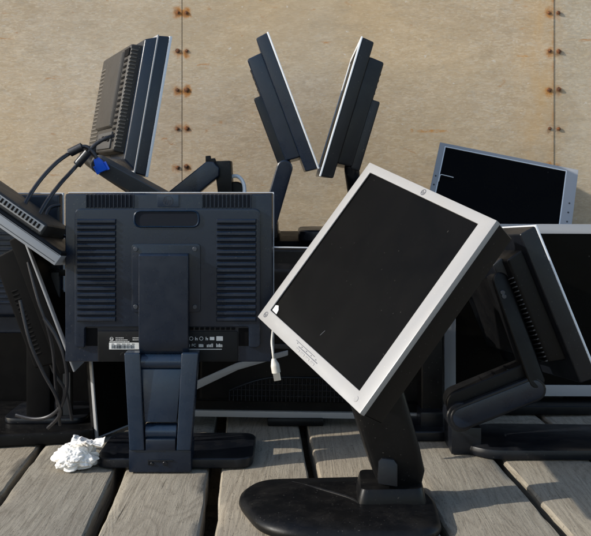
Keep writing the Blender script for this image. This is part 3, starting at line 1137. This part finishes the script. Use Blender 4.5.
def v_pair():
    root, M = v_monitor('navy monitor edge on, left half of the V, leaning left with its back outward', (.937, 0, .35), (-.358, 0, .934), 1, (294.0, 99.8), .122, None)
    bm = NB()
    a, b = P(284.5, 168, 1.92), P(266, 232, 1.94)
    prism(bm, stadium(a, b, .0175, (1, 0, 0), 8), (0, .045, 0), .006, 3)
    obj('lower_arm', bm, NAVY, root)
    bm = NB()
    c = M @ Vector((.08, -.068, -.12))
    tube(bm, [c, a + Vector((0, .025, .0))], .015, 14, 1, False)
    obj('hinge', bm, BLACK2, root)
    bm = NB()
    pts = rpoly([(-.20, 2.0), (-.035, 2.0), (-.035, 2.16), (-.20, 2.16)], .05, 6)
    prism(bm, xy(pts, .3858), (0, 0, .02), .006, 3)
    box(bm, b.x - .025, b.x + .025, 1.938, 2.06, .398, .43, .005)
    obj('base', bm, BLACK, root)
    root, M = v_monitor('navy monitor edge on, right half of the V, leaning right above the silver framed screen', (-.957, 0, .288), (.291, 0, .957), -1, (340.2, 106), .122, None)
    bm = NB()
    a = M @ Vector((-.13, -.066, -.115))
    b = P(352, 172, 1.97)
    c = P(356, 205, 2.06)
    tube(bm, [a, b, c, (c.x, 2.07, .40)], .0165, 14, 8)
    obj('lower_arm', bm, BLACK2, root)
    bm = NB()
    pts = rpoly([(.006, 1.985), (.21, 1.985), (.21, 2.15), (.006, 2.15)], .038, 6)
    prism(bm, xy(pts, .3858), (0, 0, .027), .008, 3)
    obj('base', bm, BLACK2, root)


v_pair()


# ------------------------------------------------------------------ F: small grey-framed screen leaning at the right back
def right_lean_monitor():
    w, h = .349, .292
    M = frame((-.03, -.86, .50), (.25, .46, .84), (w / 2, 0, h / 2), P(440, 142, 2.30))
    root = empty('monitor', (.55, 2.25, .29), 'small grey framed screen leaning back on the wall below right row of bolts', 'monitor', GRP)
    head(root, M, w, h, (.028, .0145, .009, .022), .012, .030, (-.13, .13, -.11, .10, .022, .01), GREY, BLACK, BLACK)
    bm = NB()
    ring(bm, w - .0425 + .001, h - .031 + .001, (.0026,) * 4, -.0005, -.0030, -.0030, .0003)
    obj('screen_lip', bm, BRIGHT, root, M @ Matrix.Translation((.00675, 0, .0065)))
    # loose pale wire clip hooked over the left side
    bm = NB()
    x = w / 2 - .021
    tube(bm, [(x + .004, .001, .030), (x + .003, .003, .048), (x - .006, .0035, .0495), (x - .030, .0035, .0485)], .0011, 8, 4)
    obj('wire_clip', bm, BRIGHT, root, M)
    for k in range(3):
        for x_ in (w / 2 - .0072, -w / 2 + .012):
            bm = NB()
            cyl(bm, (x_, .0003, .045 - k * .026), (0, 1, 0), .0022, .0012, 14, None, .0002)
            obj('control_key', bm, DGREY, root, M)


right_lean_monitor()


# ------------------------------------------------------------------ H: large grey-framed screen at the right, facing front
def right_back_screen():
    w, h = .46, .392
    M = frame((0, -1, .03), (0.004, .03, 1), (w / 2, 0, -h / 2), P(444.5, 396, 2.05))
    root = empty('monitor', (M.translation.x, 2.1, 0), 'large grey framed dark screen facing front behind the folding arm monitor', 'monitor', GRP)
    head(root, M, w, h, (.020, .026, .022, .0255), .013, .035, (-.17, .17, -.15, .14, .03, .012), GREY, DGREY, BLACK)
    bm = NB()
    c = M @ Vector((0, -.05, -h / 2))
    box(bm, c.x - .05, c.x + .05, 2.075, 2.125, .012, .25, .008)
    obj('neck', bm, BLACK, root)
    bm = NB()
    prism(bm, xy(rpoly([(c.x - .12, 2.0), (c.x + .12, 2.0), (c.x + .12, 2.2), (c.x - .12, 2.2)], .04, 6), .0006), (0, 0, .02), .005, 3)
    obj('base', bm, BLACK, root)


right_back_screen()


# ------------------------------------------------------------------ G: monitor seen edge-on from behind on a folded arm, right
def right_arm_monitor():
    w, h = .345, .305
    M = frame((.905, .21, .37), (-.37, 0, .93), (w / 2, 0, h / 2), P(537, 224.5, 1.66))
    root = empty('monitor', (.44, 1.76, 0), 'black monitor on folded arm at the right, its vented back turned to the tilted screen', 'monitor', GRP)
    z0, z1 = -.105, .118
    x1 = .150
    head(root, M, w, h, bez_d=.0045, rim=.037, bump=(-.15, x1, z0, z1, .032, .008), bz_mat=BRIGHT, sh_mat=BLACK2, cv_mat=BLACK)
    # cooling slots along the near edge of the back, edges catching light
    bm = NB()
    for k in range(20):
        z = .075 - k * .0088
        rib(bm, (.141, -.0692, z), (.100, -.0692, z - .008), .0024, .003, (0, -1, 0))
    obj('vent_grille', bm, DGREY, root, M)
    # top latch block
    bm = NB()
    loft(bm, (.02, .12, .07, z1 - .004), -.066, (.03, .115, .078, z1 - .010), -.088, .004, 3)
    obj('mount_block', bm, BLACK2, root, M)
    # upper arm lying against the back
    bm = NB()
    a = M @ Vector((.12, -.085, .075))
    b = P(537, 380, 1.675)
    n = (M.to_3x3() @ Vector((0, 1, 0)))
    prism(bm, stadium(a, b, .0165, n, 8), (0, .06, 0), .005, 3)
    up = obj('upper_arm', bm, BLACK, root)
    bm = NB()
    for q in (.12, .16):
        p = a.lerp(b, q)
        cyl(bm, p + Vector((-.006, -.002, 0)), (0, 1, 0), .0045, .004, 16, None, .0006)
    obj('screw', bm, SCREW, up)
    # lower arm: pill-shaped side plates over a ribbed middle
    bm = NB()
    c, d = P(463, 418, 1.675), P(534, 390, 1.675)
    prism(bm, stadium(c, d, .0235, (0, 0, 1), 10), (0, .016, 0), .004, 3)
    low = obj('lower_arm', bm, BLACK2, root)
    bm = NB()
    prism(bm, stadium(c + Vector((0, -.0015, 0)), d + Vector((0, -.0015, 0)), .0185, (0, 0, 1), 10), (0, .004, 0), .002, 2)
    obj('arm_trim', bm, NAVY, low)
    bm = NB()
    sh = Vector((-.004, .018, .022))
    prism(bm, stadium(c + sh, d + sh + Vector((-.004, 0, 0)), .0235, (0, 0, 1), 10), (0, .05, 0), .005, 3)
    for k in range(4):
        p = (c + sh).lerp(d + sh, .2 + k * .18) + Vector((0, .004, .0215))
        box(bm, p.x - .008, p.x + .008, p.y, p.y + .035, p.z - .004, p.z + .0015 + .001 * k, .0015)
    obj('arm_core', bm, BLACK, low)
    bm = NB()
    cyl(bm, (c + Vector((-.003, .028, .0))), (0, 1, 0), .027, .05, 28, None, .002)
    obj('hinge', bm, BLACK2, root)
    # foot and base plate
    bm = NB()
    box(bm, P(451, 0, 1.72).x, P(481, 0, 1.72).x, 1.715, 1.80, .001, .052, .003)
    obj('foot_block', bm, BLACK2, root)
    bm = NB()
    pts = rpoly([(.318, 1.728), (.36, 1.685), (.66, 1.680), (.70, 1.74), (.66, 1.86), (.36, 1.87)], [.03, .03, .05, .05, .05, .05], 7)
    n = len(pts)
    cx_, cy_ = .5, 1.775
    L = [[bm.verts.new((cx_ + (p[0] - cx_) * k, cy_ + (p[1] - cy_) * k, z)) for p in pts] for k, z in ((.985, .0006), (1, .004), (1, .012), (.988, .0175), (.93, .020))]
    bm.faces.new(L[0])
    for a_, b_ in zip(L, L[1:]):
        for i in range(n):
            j = (i + 1) % n
            bm.faces.new((a_[i], a_[j], b_[j], b_[i]))
    bm.faces.new(L[-1][::-1])
    obj('base', bm, BLACK2, root, None, 50)


right_arm_monitor()


# ------------------------------------------------------------------ I: wide monitor standing behind, seen from the back
def wide_back_monitor():
    w, h = .52, .362
    M = frame((0, 1, .05), (.015, -.05, 1), (0, 0, -h / 2), (.030, 1.955, .018))
    root = empty('monitor', (.03, 1.95, 0), 'wide black monitor back with arched vent grille and silver lower edge, deep in shade', 'monitor', GRP)
    head(root, M, w, h, (.018, .018, .018, .02), .012, .028, (-.245, .245, -h / 2 + .03, .15, .026, .012), BRIGHT, BLACK, BLACK)
    bm = NB()
    box(bm, -w / 2, w / 2, -.036, -.010, -h / 2 - .001, -h / 2 + .0125, .002)
    obj('lower_trim', bm, GREY, root, M)
    bm = NB()
    box(bm, -w / 2 + .02, w / 2 - .02, -.0575, -.05, -.028, -.018, .0015)
    obj('seam_trim', bm, DGREY, root, M)
    bm, bd = NB(), NB()
    # arch of slats
    y = -.0545
    zb, N = -h / 2 + .040, 40
    arch = []
    for k in range(N + 1):
        x = -.17 + .34 * k / N
        t = abs(x) / .17
        arch.append((x, zb + .022 + .030 * (1 - max(0, (t - .42) / .58) ** 1.6)))
    for (x, zt) in arch:
        rib(bm, (x, y, zb), (x, y, zt), .0042, .003, (0, -1, 0))
    tube(bm, [(x, y - .001, zt) for x, zt in arch], .0022, 8, 1, False)
    for r_ in range(1, 4):
        zr = zb + r_ * .0125
        xs = [x for x, zt in arch if zt > zr]
        rib(bm, (min(xs), y, zr), (max(xs), y, zr), .003, .0032, (0, -1, 0))
    obj('vent_grille', bm, BLACK2, root, M)
    bm = NB()
    box(bm, -.06, .06, 1.91, 1.99, .0006, .0165, .004)
    obj('base', bm, BLACK, root)


wide_back_monitor()


# ------------------------------------------------------------------ J1..J3, K: the left-hand tangle
def left_tangle():
    # upright one at the far left, top edge level with the navy back
    w, h = .34, .29
    M = frame((0, 1, .03), (0, -.03, 1), (w / 2, 0, h / 2), P(64.5, 192.6, 1.86))
    root = empty('monitor', (M.translation.x, 1.9, 0), 'navy monitor half hidden at far left, only its pale top edge showing', 'monitor', GRP)
    head(root, M, w, h, rim=.03, bump=(-.13, .13, -.11, .10, .02, .01), bz_mat=BRIGHT, sh_mat=NAVY, cv_mat=NAVY,
         vents=[(-.1, .1, -.08, .07, 14)], vent_mat=NAVY)
    bm = NB()
    c = M @ Vector((.07, 0, 0))
    box(bm, P(62.5, 0, 1.86).x, P(70.5, 0, 1.86).x, 1.86, 1.885, .034, .24, .003)
    obj('neck', bm, DGREY, root)
    bm = NB()
    prism(bm, xy(rpoly([(-.60, 1.835), (-.43, 1.835), (-.43, 1.98), (-.60, 1.98)], .03, 5), .0258), (0, 0, .012), .004, 2)
    obj('base', bm, BLACK2, root)

    # slab lying aslant over it, vent strip and silver front edge towards the viewer
    w, h = .24, .36
    Yv, Zv = Vector((-.565, -.11, -.815)), Vector((-.82, 0, .57))
    M = frame(Yv, Zv, (-w / 2, 0, -h / 2), P(54.5, 265.5, 1.60))
    root = empty('monitor', P(20, 240, 1.7), 'dusty black monitor lying aslant at far left, vent strip and silver edge to the viewer', 'monitor', GRP)
    z0, z1 = -h / 2 + .027, .14
    head(root, M, w, h, bez_d=.021, rim=.027, bump=(-.110, .11, z0 + .025, z1, .024, .002), bz_mat=GREY, sh_mat=BLACK, cv_mat=DUSTY)
    bm = NB()
    box(bm, -.1125, -.107, -.047, -.033, z0 + .03, z1 - .01, .001)
    st = obj('vent_strip', bm, SILVER, root, M)
    bm = NB()
    n = 30
    for k in range(n):
        z = z0 + .037 + (z1 - z0 - .054) * k / n
        box(bm, -.1135, -.111, -.0445, -.0358, z, z + .0042, .0006)
    obj('vent_slots', bm, VOID, st, M)
    bm = NB()
    for y in (-.0045, -.0185):
        box(bm, -w / 2 - .0004, -w / 2 + .002, y - .0012, y, -h / 2 + .004, h / 2 - .004, 0)
    obj('edge_groove', bm, DGREY, root, M)

    # leaning one below, ridged back to the left
    w, h = .30, .28
    M = frame((.935, .05, .355), (-.355, 0, .935), (w / 2, 0, h / 2), P(22.5, 233, 1.70))
    root = empty('monitor', (-.50, 1.78, 0), 'black monitor leaning at lower left in shade, finely ridged back, pale broken edge', 'monitor', GRP)
    head(root, M, w, h, bez_d=.004, rim=.030, bump=(-.13, .135, -.115, .12, .045, .005), bz_mat=GREY, sh_mat=MATT_SHADE, cv_mat=MATT_SHADE,
         vents=[(-.12, .12, -.10, .10, 26)], vent_mat=MATT_SHADE)
    bm = NB()
    for k in range(16):
        z = -.085 + k * .0085
        rib(bm, (.131, -.05, z), (.131, -.064, z), .0045, .002, (1, 0, 0))
    obj('side_grille', bm, MATT_SHADE, root, M)
    bm = NB()
    a = P(40, 0, 1.86)
    box(bm, a.x - .025, a.x + .025, 1.845, 1.885, .02, .26, .005)
    obj('neck', bm, MATT_SHADE, root)
    bm = NB()
    prism(bm, xy(rpoly([(-.78, 1.725), (-.405, 1.79), (-.415, 2.03), (-.80, 2.03)], .03, 6), .0006), (0, 0, .025), .007, 3)
    obj('base', bm, BLACK, root)

    # black screen set askew behind the folding stand
    w, h = .27, .30
    bl = P(97.5, 441, 1.81)
    zv = Vector((-.075, -.02, 1))
    yv = Vector((.83, -.56, .05))
    M = frame(yv, zv, (w / 2, 0, -h / 2), bl + Vector((0, 0, .004)))
    root = empty('monitor', (bl.x + .12, bl.y + .08, 0), 'black screen with thin silver edge turned away low behind the folding stand', 'monitor', GRP)
    head(root, M, w, h, (.012, .004, .012, .003), .008, .022, (-.10, .10, -.11, .10, .02, .01), GREY, BLACK, BLACK)


left_tangle()


# ------------------------------------------------------------------ loose stands, box, cables, USB lead, paper
def loose_things():
    bm = NB()
    box(bm, -1.2, .27, 2.045, 2.42, .0006, .385, .006, 2)
    root = empty('storage_box', (-.13, 2.2, 0), 'long black box by the wall, its top edge showing between the monitors', 'box')
    obj('body', bm, MATT_SHADE, root)
    bm = NB()
    box(bm, .40, .90, 2.16, 2.42, .0006, .285, .006, 2)
    root = empty('storage_box', (.65, 2.3, 0), 'low black box hidden behind the large screen at right', 'box')
    obj('body', bm, MATT_SHADE, root)

    # stand with nothing on it, between tilted monitor and right arm
    root = empty('monitor_stand', P(432, 440, 1.86) * 1.0, 'bare black upright monitor stand in shade right of the thick neck', 'stand', 'bare monitor stands')
    root.location.z = 0
    WORLD[root] = Matrix.Translation(root.location)
    bm = NB()
    x0, x1 = P(420, 0, 1.86).x, P(446, 0, 1.86).x
    loft(bm, (x0, x1, .03, .245), 1.90, (x0 + .004, x1 - .004, .03, .24), 1.865, .006, 3)
    obj('column', bm, BLACK, root)
    bm = NB()
    box(bm, x0 - .002, x1 - .01, 1.835, 1.90, .018, .05, .003)
    obj('foot_block', bm, BLACK2, root)
    bm = NB()
    prism(bm, xy(rpoly([(x0 - .06, 1.80), (x1 + .005, 1.80), (x1 + .005, 1.97), (x0 - .06, 1.97)], .03, 6), .0006), (0, 0, .02), .005, 3)
    obj('base', bm, BLACK2, root)

    # folded stand poking up behind the navy back
    Y = 1.95
    root = empty('monitor_stand', (P(215, 0, Y).x, Y + .08, .386), 'folded black monitor stand with silver ring poking above the navy monitor back', 'stand', 'bare monitor stands')
    bm = NB()
    prism(bm, [P(158, 200, Y), P(206, 161.5, Y), P(214, 161.5, Y), P(219, 168, Y), P(219, 176, Y), P(190, 200, Y)], (0, .05, 0), .005, 3)
    obj('arm', bm, NAVY, root)
    bm = NB()
    prism(bm, [P(214, 161, Y + .012), P(230.5, 160.5, Y + .012), P(232.5, 196, Y + .012), P(218, 196, Y + .012)], (0, .06, 0), .003, 2)
    obj('hinge_block', bm, BLACK, root)
    bm = NB()
    prism(bm, [P(205.5, 162, Y + .01), P(205.5, 156, Y + .01), P(210, 155.5, Y + .01), P(210.5, 158.5, Y + .01), P(214.5, 158, Y + .01), P(216, 162, Y + .01)], (0, .02, 0), .001, 2)
    obj('clip', bm, BLACK, root)
    bm = NB()
    c = P(235, 190, Y + .03)
    tube(bm, [c + Vector((math.cos(t) * .021, .004 * t, math.sin(t) * .031)) for t in [R(a) for a in range(-60, 181, 15)]], .0042, 10, 3)
    obj('silver_ring', bm, BRIGHT, root)
    bm = NB()
    cyl(bm, c + Vector((0, .025, -.005)), (0, 1, 0), .0235, .035, 28, None, .003)
    obj('pivot', bm, BLACK, root)
    bm = NB()
    box(bm, P(176, 0, Y).x, P(240, 0, Y).x, Y + .01, Y + .17, .386, .43, .008)
    box(bm, P(185, 0, Y).x, P(235, 0, Y).x, Y + .015, Y + .06, .42, .49, .006)
    obj('base', bm, BLACK, root)

    # cables into the upper-left monitor
    Yc = 1.82
    root = tagroot = empty('video_cable', P(97, 160, Yc), 'black video cable with ferrite bead and blue plug arching over at upper left', 'cable')
    bm = NB()
    tube(bm, [P(14, 235, 1.66), P(24, 206, 1.72), P(38, 183, 1.76), P(55, 164, 1.79), P(70, 153, Yc), P(83, 146.5, Yc), P(91, 150, Yc), P(96.5, 158, Yc)], .0042, 10, 8)
    obj('lead', bm, RUBBER, root)
    bm = NB()
    tube(bm, [P(69.5, 153.2, Yc), P(71, 152.2, Yc), P(81, 147.2, Yc), P(82.5, 146.5, Yc)], lambda t: .0088 if .2 < t < .8 else .006, 14, 3)
    obj('ferrite_bead', bm, RUBBER, root)
    bm = NB()
    pa, pb = P(95.5, 158, Yc), P(102.5, 171.5, Yc + .01)
    d = (pb - pa).normalized()
    s = Vector((0, 1, 0)).cross(d).normalized()
    pts = [pa - s * .005, pa + s * .005, pa.lerp(pb, .35) + s * .0085, pb + s * .0095, pb - s * .0095, pa.lerp(pb, .35) - s * .0085]
    prism(bm, pts, (0, .016, 0), .002, 2)
    plug = obj('blue_plug', bm, BLUE, root)
    bm = NB()
    for q in (-1, 1):
        tube(bm, [pa.lerp(pb, .45) + s * q * .0105 + Vector((0, .008, 0)), pb + s * q * .0105 + Vector((0, .008, 0))], .0038, 10, 1, False)
    obj('thumb_screw', bm, BLUE, plug)
    root = empty('power_cable', P(100, 142, 1.83), 'second black cable with bead running into the sockets of the upright left monitor', 'cable')
    bm = NB()
    tube(bm, [P(30, 232, 1.70), P(46, 203, 1.74), P(60, 184, 1.78), P(74, 168.5, Yc), P(89, 151, Yc), P(98, 142.5, Yc + .005), P(108, 137.5, Yc + .01), P(113, 136, Yc + .03)], .0042, 10, 8)
    obj('lead', bm, RUBBER, root)
    bm = NB()
    tube(bm, [P(77, 164.8, Yc - .001), P(78, 163.6, Yc - .001), P(87, 153.2, Yc - .001), P(88.2, 151.6, Yc - .001)], lambda t: .0088 if .2 < t < .8 else .006, 14, 3)
    obj('ferrite_bead', bm, RUBBER, root)

    # cables hanging in the left gap
    bm = NB()
    tube(bm, [P(44, 318, 1.66), P(56, 336, 1.66), P(64.5, 358, 1.66), P(67, 382, 1.67), P(62, 404, 1.68), P(50, 416, 1.70), P(34, 419, 1.71), P(16, 415, 1.72)], .0036, 10, 8)
    tag(obj('loose_cable', bm, RUBBER), 'black cable hanging in a loop at the lower left near the white paper', 'cable', 'loose cables in the left gap')
    bm = NB()
    tube(bm, [P(60, 205, 1.80), P(50, 208, 1.79), P(46, 219, 1.78), P(58, 232, 1.80), P(74, 240, 1.82)], .0035, 10, 8)
    tag(obj('loose_cable', bm, RUBBER), 'short black cable curling between the slanted dusty monitor and the navy back', 'cable', 'loose cables in the left gap')
    bm = NB()
    tube(bm, [P(28, 262, 1.68), P(38, 300, 1.67), P(47, 326, 1.67), P(53, 352, 1.68), P(56, 390, 1.70), P(60, 425, 1.74)], .003, 10, 8)
    tag(obj('loose_cable', bm, RUBBER), 'thin black cable running down along the pale broken edge at lower left', 'cable', 'loose cables in the left gap')
    bm = NB()
    tube(bm, [P(20, 300, 1.66), P(30, 342, 1.655), P(43, 372, 1.66), P(56, 396, 1.67), P(60, 414, 1.69), P(48, 428, 1.715)], .0034, 10, 8)
    tag(obj('loose_cable', bm, RUBBER), 'black cable slanting down across the ridged back at lower left', 'cable', 'loose cables in the left gap')
    bm = NB()
    tube(bm, [P(62, 322, 1.79), P(50, 330, 1.78), P(46, 348, 1.76), P(54, 372, 1.76), P(66, 392, 1.77), P(72, 420, 1.79)], .0032, 10, 8)
    tag(obj('loose_cable', bm, RUBBER), 'dark cable deep in the gap beside the grey bracket tab', 'cable', 'loose cables in the left gap')
    # grey tab of a bracket
    bm = NB()
    prism(bm, xz([(p.x, p.z) for p in (P(50.5, 272, 1.80), P(59, 272, 1.80), P(59, 309, 1.80), P(56, 313.5, 1.80), P(50.5, 313.5, 1.80))], 1.80), (0, .012, 0), .003, 3)
    bm2 = NB()
    box(bm2, P(46, 0, 1.8).x, P(75, 0, 1.8).x, 1.801, 1.81, P(0, 276, 1.8).z, P(0, 270, 1.8).z, .001)
    root = empty('bracket', P(55, 290, 1.8), 'small grey metal bracket tab in the dark gap left of the navy back', 'bracket')
    obj('tab', bm, DGREY, root)
    obj('cross_bar', bm2, BLACK, root)

    # loose pale strip aslant between the folding stand and the wide monitor
    bm = NB()
    prism(bm, [P(140, 411.5, 1.80), P(199, 380, 1.825), P(236, 363.5, 1.835), P(288, 350.5, 1.845), P(288, 355.5, 1.845), P(238, 370, 1.835), P(199, 388.5, 1.825), P(140, 420, 1.80)], (0, .006, 0), .0012, 2)
    tag(obj('trim_strip', bm, GREY), 'loose pale grey trim strip lying aslant right of the folding stand', 'strip')

    # USB lead hanging behind the tilted screen
    Yu = 1.60
    root = empty('usb_cable', P(275, 378, Yu), 'pale usb cable end hanging beside the lower corner of the tilted screen', 'cable')
    bm = NB()
    tube(bm, [P(330, 262, 1.80), P(296, 288, 1.78), P(277, 316, 1.70), P(272.0, 338, 1.62), P(272.8, 352, Yu), P(274, 361.5, Yu)], .0021, 10, 8)
    obj('lead', bm, CLEARW, root)
    bm = NB()
    tube(bm, [P(273.6, 358.5, Yu), P(274.2, 362, Yu), P(275.2, 366, Yu), P(276.3, 372.5, Yu)], lambda t: .0035 + .0045 * min(1, t * 1.6), 12, 4)
    obj('plug_body', bm, CLEARW, root)
    bm = NB()
    pa, pb = P(276, 371.5, Yu), P(277.6, 380.5, Yu)
    d = (pb - pa).normalized()
    s = Vector((0, 1, 0)).cross(d).normalized()
    prism(bm, [pa - s * .0062 + Vector((0, -.003, 0)), pa + s * .0062 + Vector((0, -.003, 0)), pb + s * .0062 + Vector((0, -.003, 0)), pb - s * .0062 + Vector((0, -.003, 0))], (0, .0055, 0), .0006, 1)
    obj('plug_tip', bm, STEEL, root)

    # crumpled paper
    bm = NB()
    bmesh.ops.create_icosphere(bm, subdivisions=6, radius=1)
    for v in bm.verts:
        p = v.co.copy()
        k = 1 + .26 * noise.noise(p * 1.5 + Vector((3, 1, 7)))
        q = p + .25 * noise.noise_vector(p * 1.8)
        dist, _pts = noise.voronoi(q * 1.55 + Vector((2.3, .7, 4.1)))
        k += .42 * (min(dist[1] - dist[0], .55) - .25)          # sheet facets meeting in deep creases
        dist, _pts = noise.voronoi(q * 3.6 + Vector((8.1, 3.7, 1.9)))
        k += .13 * (min(dist[1] - dist[0], .5) - .22)
        v.co = Vector((p.x * k * .0385, p.y * k * .033, p.z * k * .0255))
        if v.co.z < -.019:
            v.co.z = -.019 - (v.co.z + .019) * .1
    bmesh.ops.translate(bm, verts=bm.verts, vec=(-.3985, 1.640, .0205))
    # ragged flap standing off to the right
    nx, ny = 16, 8
    g = [[None] * (ny + 1) for _ in range(nx + 1)]
    a, b = P(72, 441.5, 1.63), P(103.5, 441.5, 1.63)
    for i in range(nx + 1):
        for j in range(ny + 1):
            s, t = i / nx, j / ny
            wd = .020 * (1 - .55 * s) + .003 * noise.noise(Vector((s * 7, t * 3, 1)))
            p = a.lerp(b, s + .03 * noise.noise(Vector((t * 5, 3, s * 4)))) + Vector((0, (t - .5) * .03, (t - .5) * wd * .5 + .005 * math.sin(s * 4 + t * 2.5) + .004 * noise.noise(Vector((s * 9, t * 7, 5)))))
            g[i][j] = bm.verts.new(p)
    top = []
    for i in range(nx):
        for j in range(ny):
            top.append(bm.faces.new((g[i][j], g[i + 1][j], g[i + 1][j + 1], g[i][j + 1])))
    ge = bmesh.ops.extrude_face_region(bm, geom=top)
    bmesh.ops.translate(bm, verts=[q for q in ge['geom'] if isinstance(q, bmesh.types.BMVert)], vec=(0, .0004, .0012))
    tag(obj('crumpled_paper', bm, m_paper(), None, None, 16), 'crumpled white paper wad on the planks left of the folding stand', 'paper')


loose_things()

# ------------------------------------------------------------------ light, sky, camera
trav = Vector((.96, .29, 0)).normalized()
EL = R(27)
sun_dir = Vector((trav.x * math.cos(EL), trav.y * math.cos(EL), -math.sin(EL)))
li = bpy.data.lights.new('sun', 'SUN')
li.energy, li.angle, li.color = 3.3, R(0.6), (1.0, 0.955, 0.88)
so = bpy.data.objects.new('sun', li)
COL.objects.link(so)
so.location = (-3, -1, 4)
so.rotation_euler = sun_dir.to_track_quat('-Z', 'Y').to_euler()

wd = bpy.data.worlds.new('World')
scene.world = wd
wd.use_nodes = True
nt = wd.node_tree
sky = nt.nodes.new('ShaderNodeTexSky')
sky.sky_type = 'NISHITA'
sky.sun_disc = False
sky.sun_elevation = EL
sky.sun_rotation = math.atan2(-trav.x, -trav.y)
sky.air_density, sky.dust_density, sky.ozone_density = 1.0, 1.0, 1.0
bg = nt.nodes['Background']
bg.inputs['Strength'].default_value = 0.15
nt.links.new(sky.outputs['Color'], bg.inputs['Color'])

cam = bpy.data.cameras.new('camera')
co = bpy.data.objects.new('camera', cam)
COL.objects.link(co)
co.location = (0, 0, HC)
co.rotation_euler = (R(90), 0, 0)
cam.sensor_fit, cam.sensor_width = 'HORIZONTAL', 36
cam.lens = 36 * F / 591
cam.shift_y = -(268 - CY) / 591
cam.shift_x = 0.0
cam.clip_start, cam.clip_end = 0.02, 500
scene.camera = co
scene.view_settings.view_transform = 'Standard'
scene.view_settings.look = 'None'
scene.view_settings.gamma = 1
scene.view_settings.exposure = 0.68
scene.render.engine = 'CYCLES'
scene.cycles.use_denoising = True
scene.cycles.max_bounces = 6
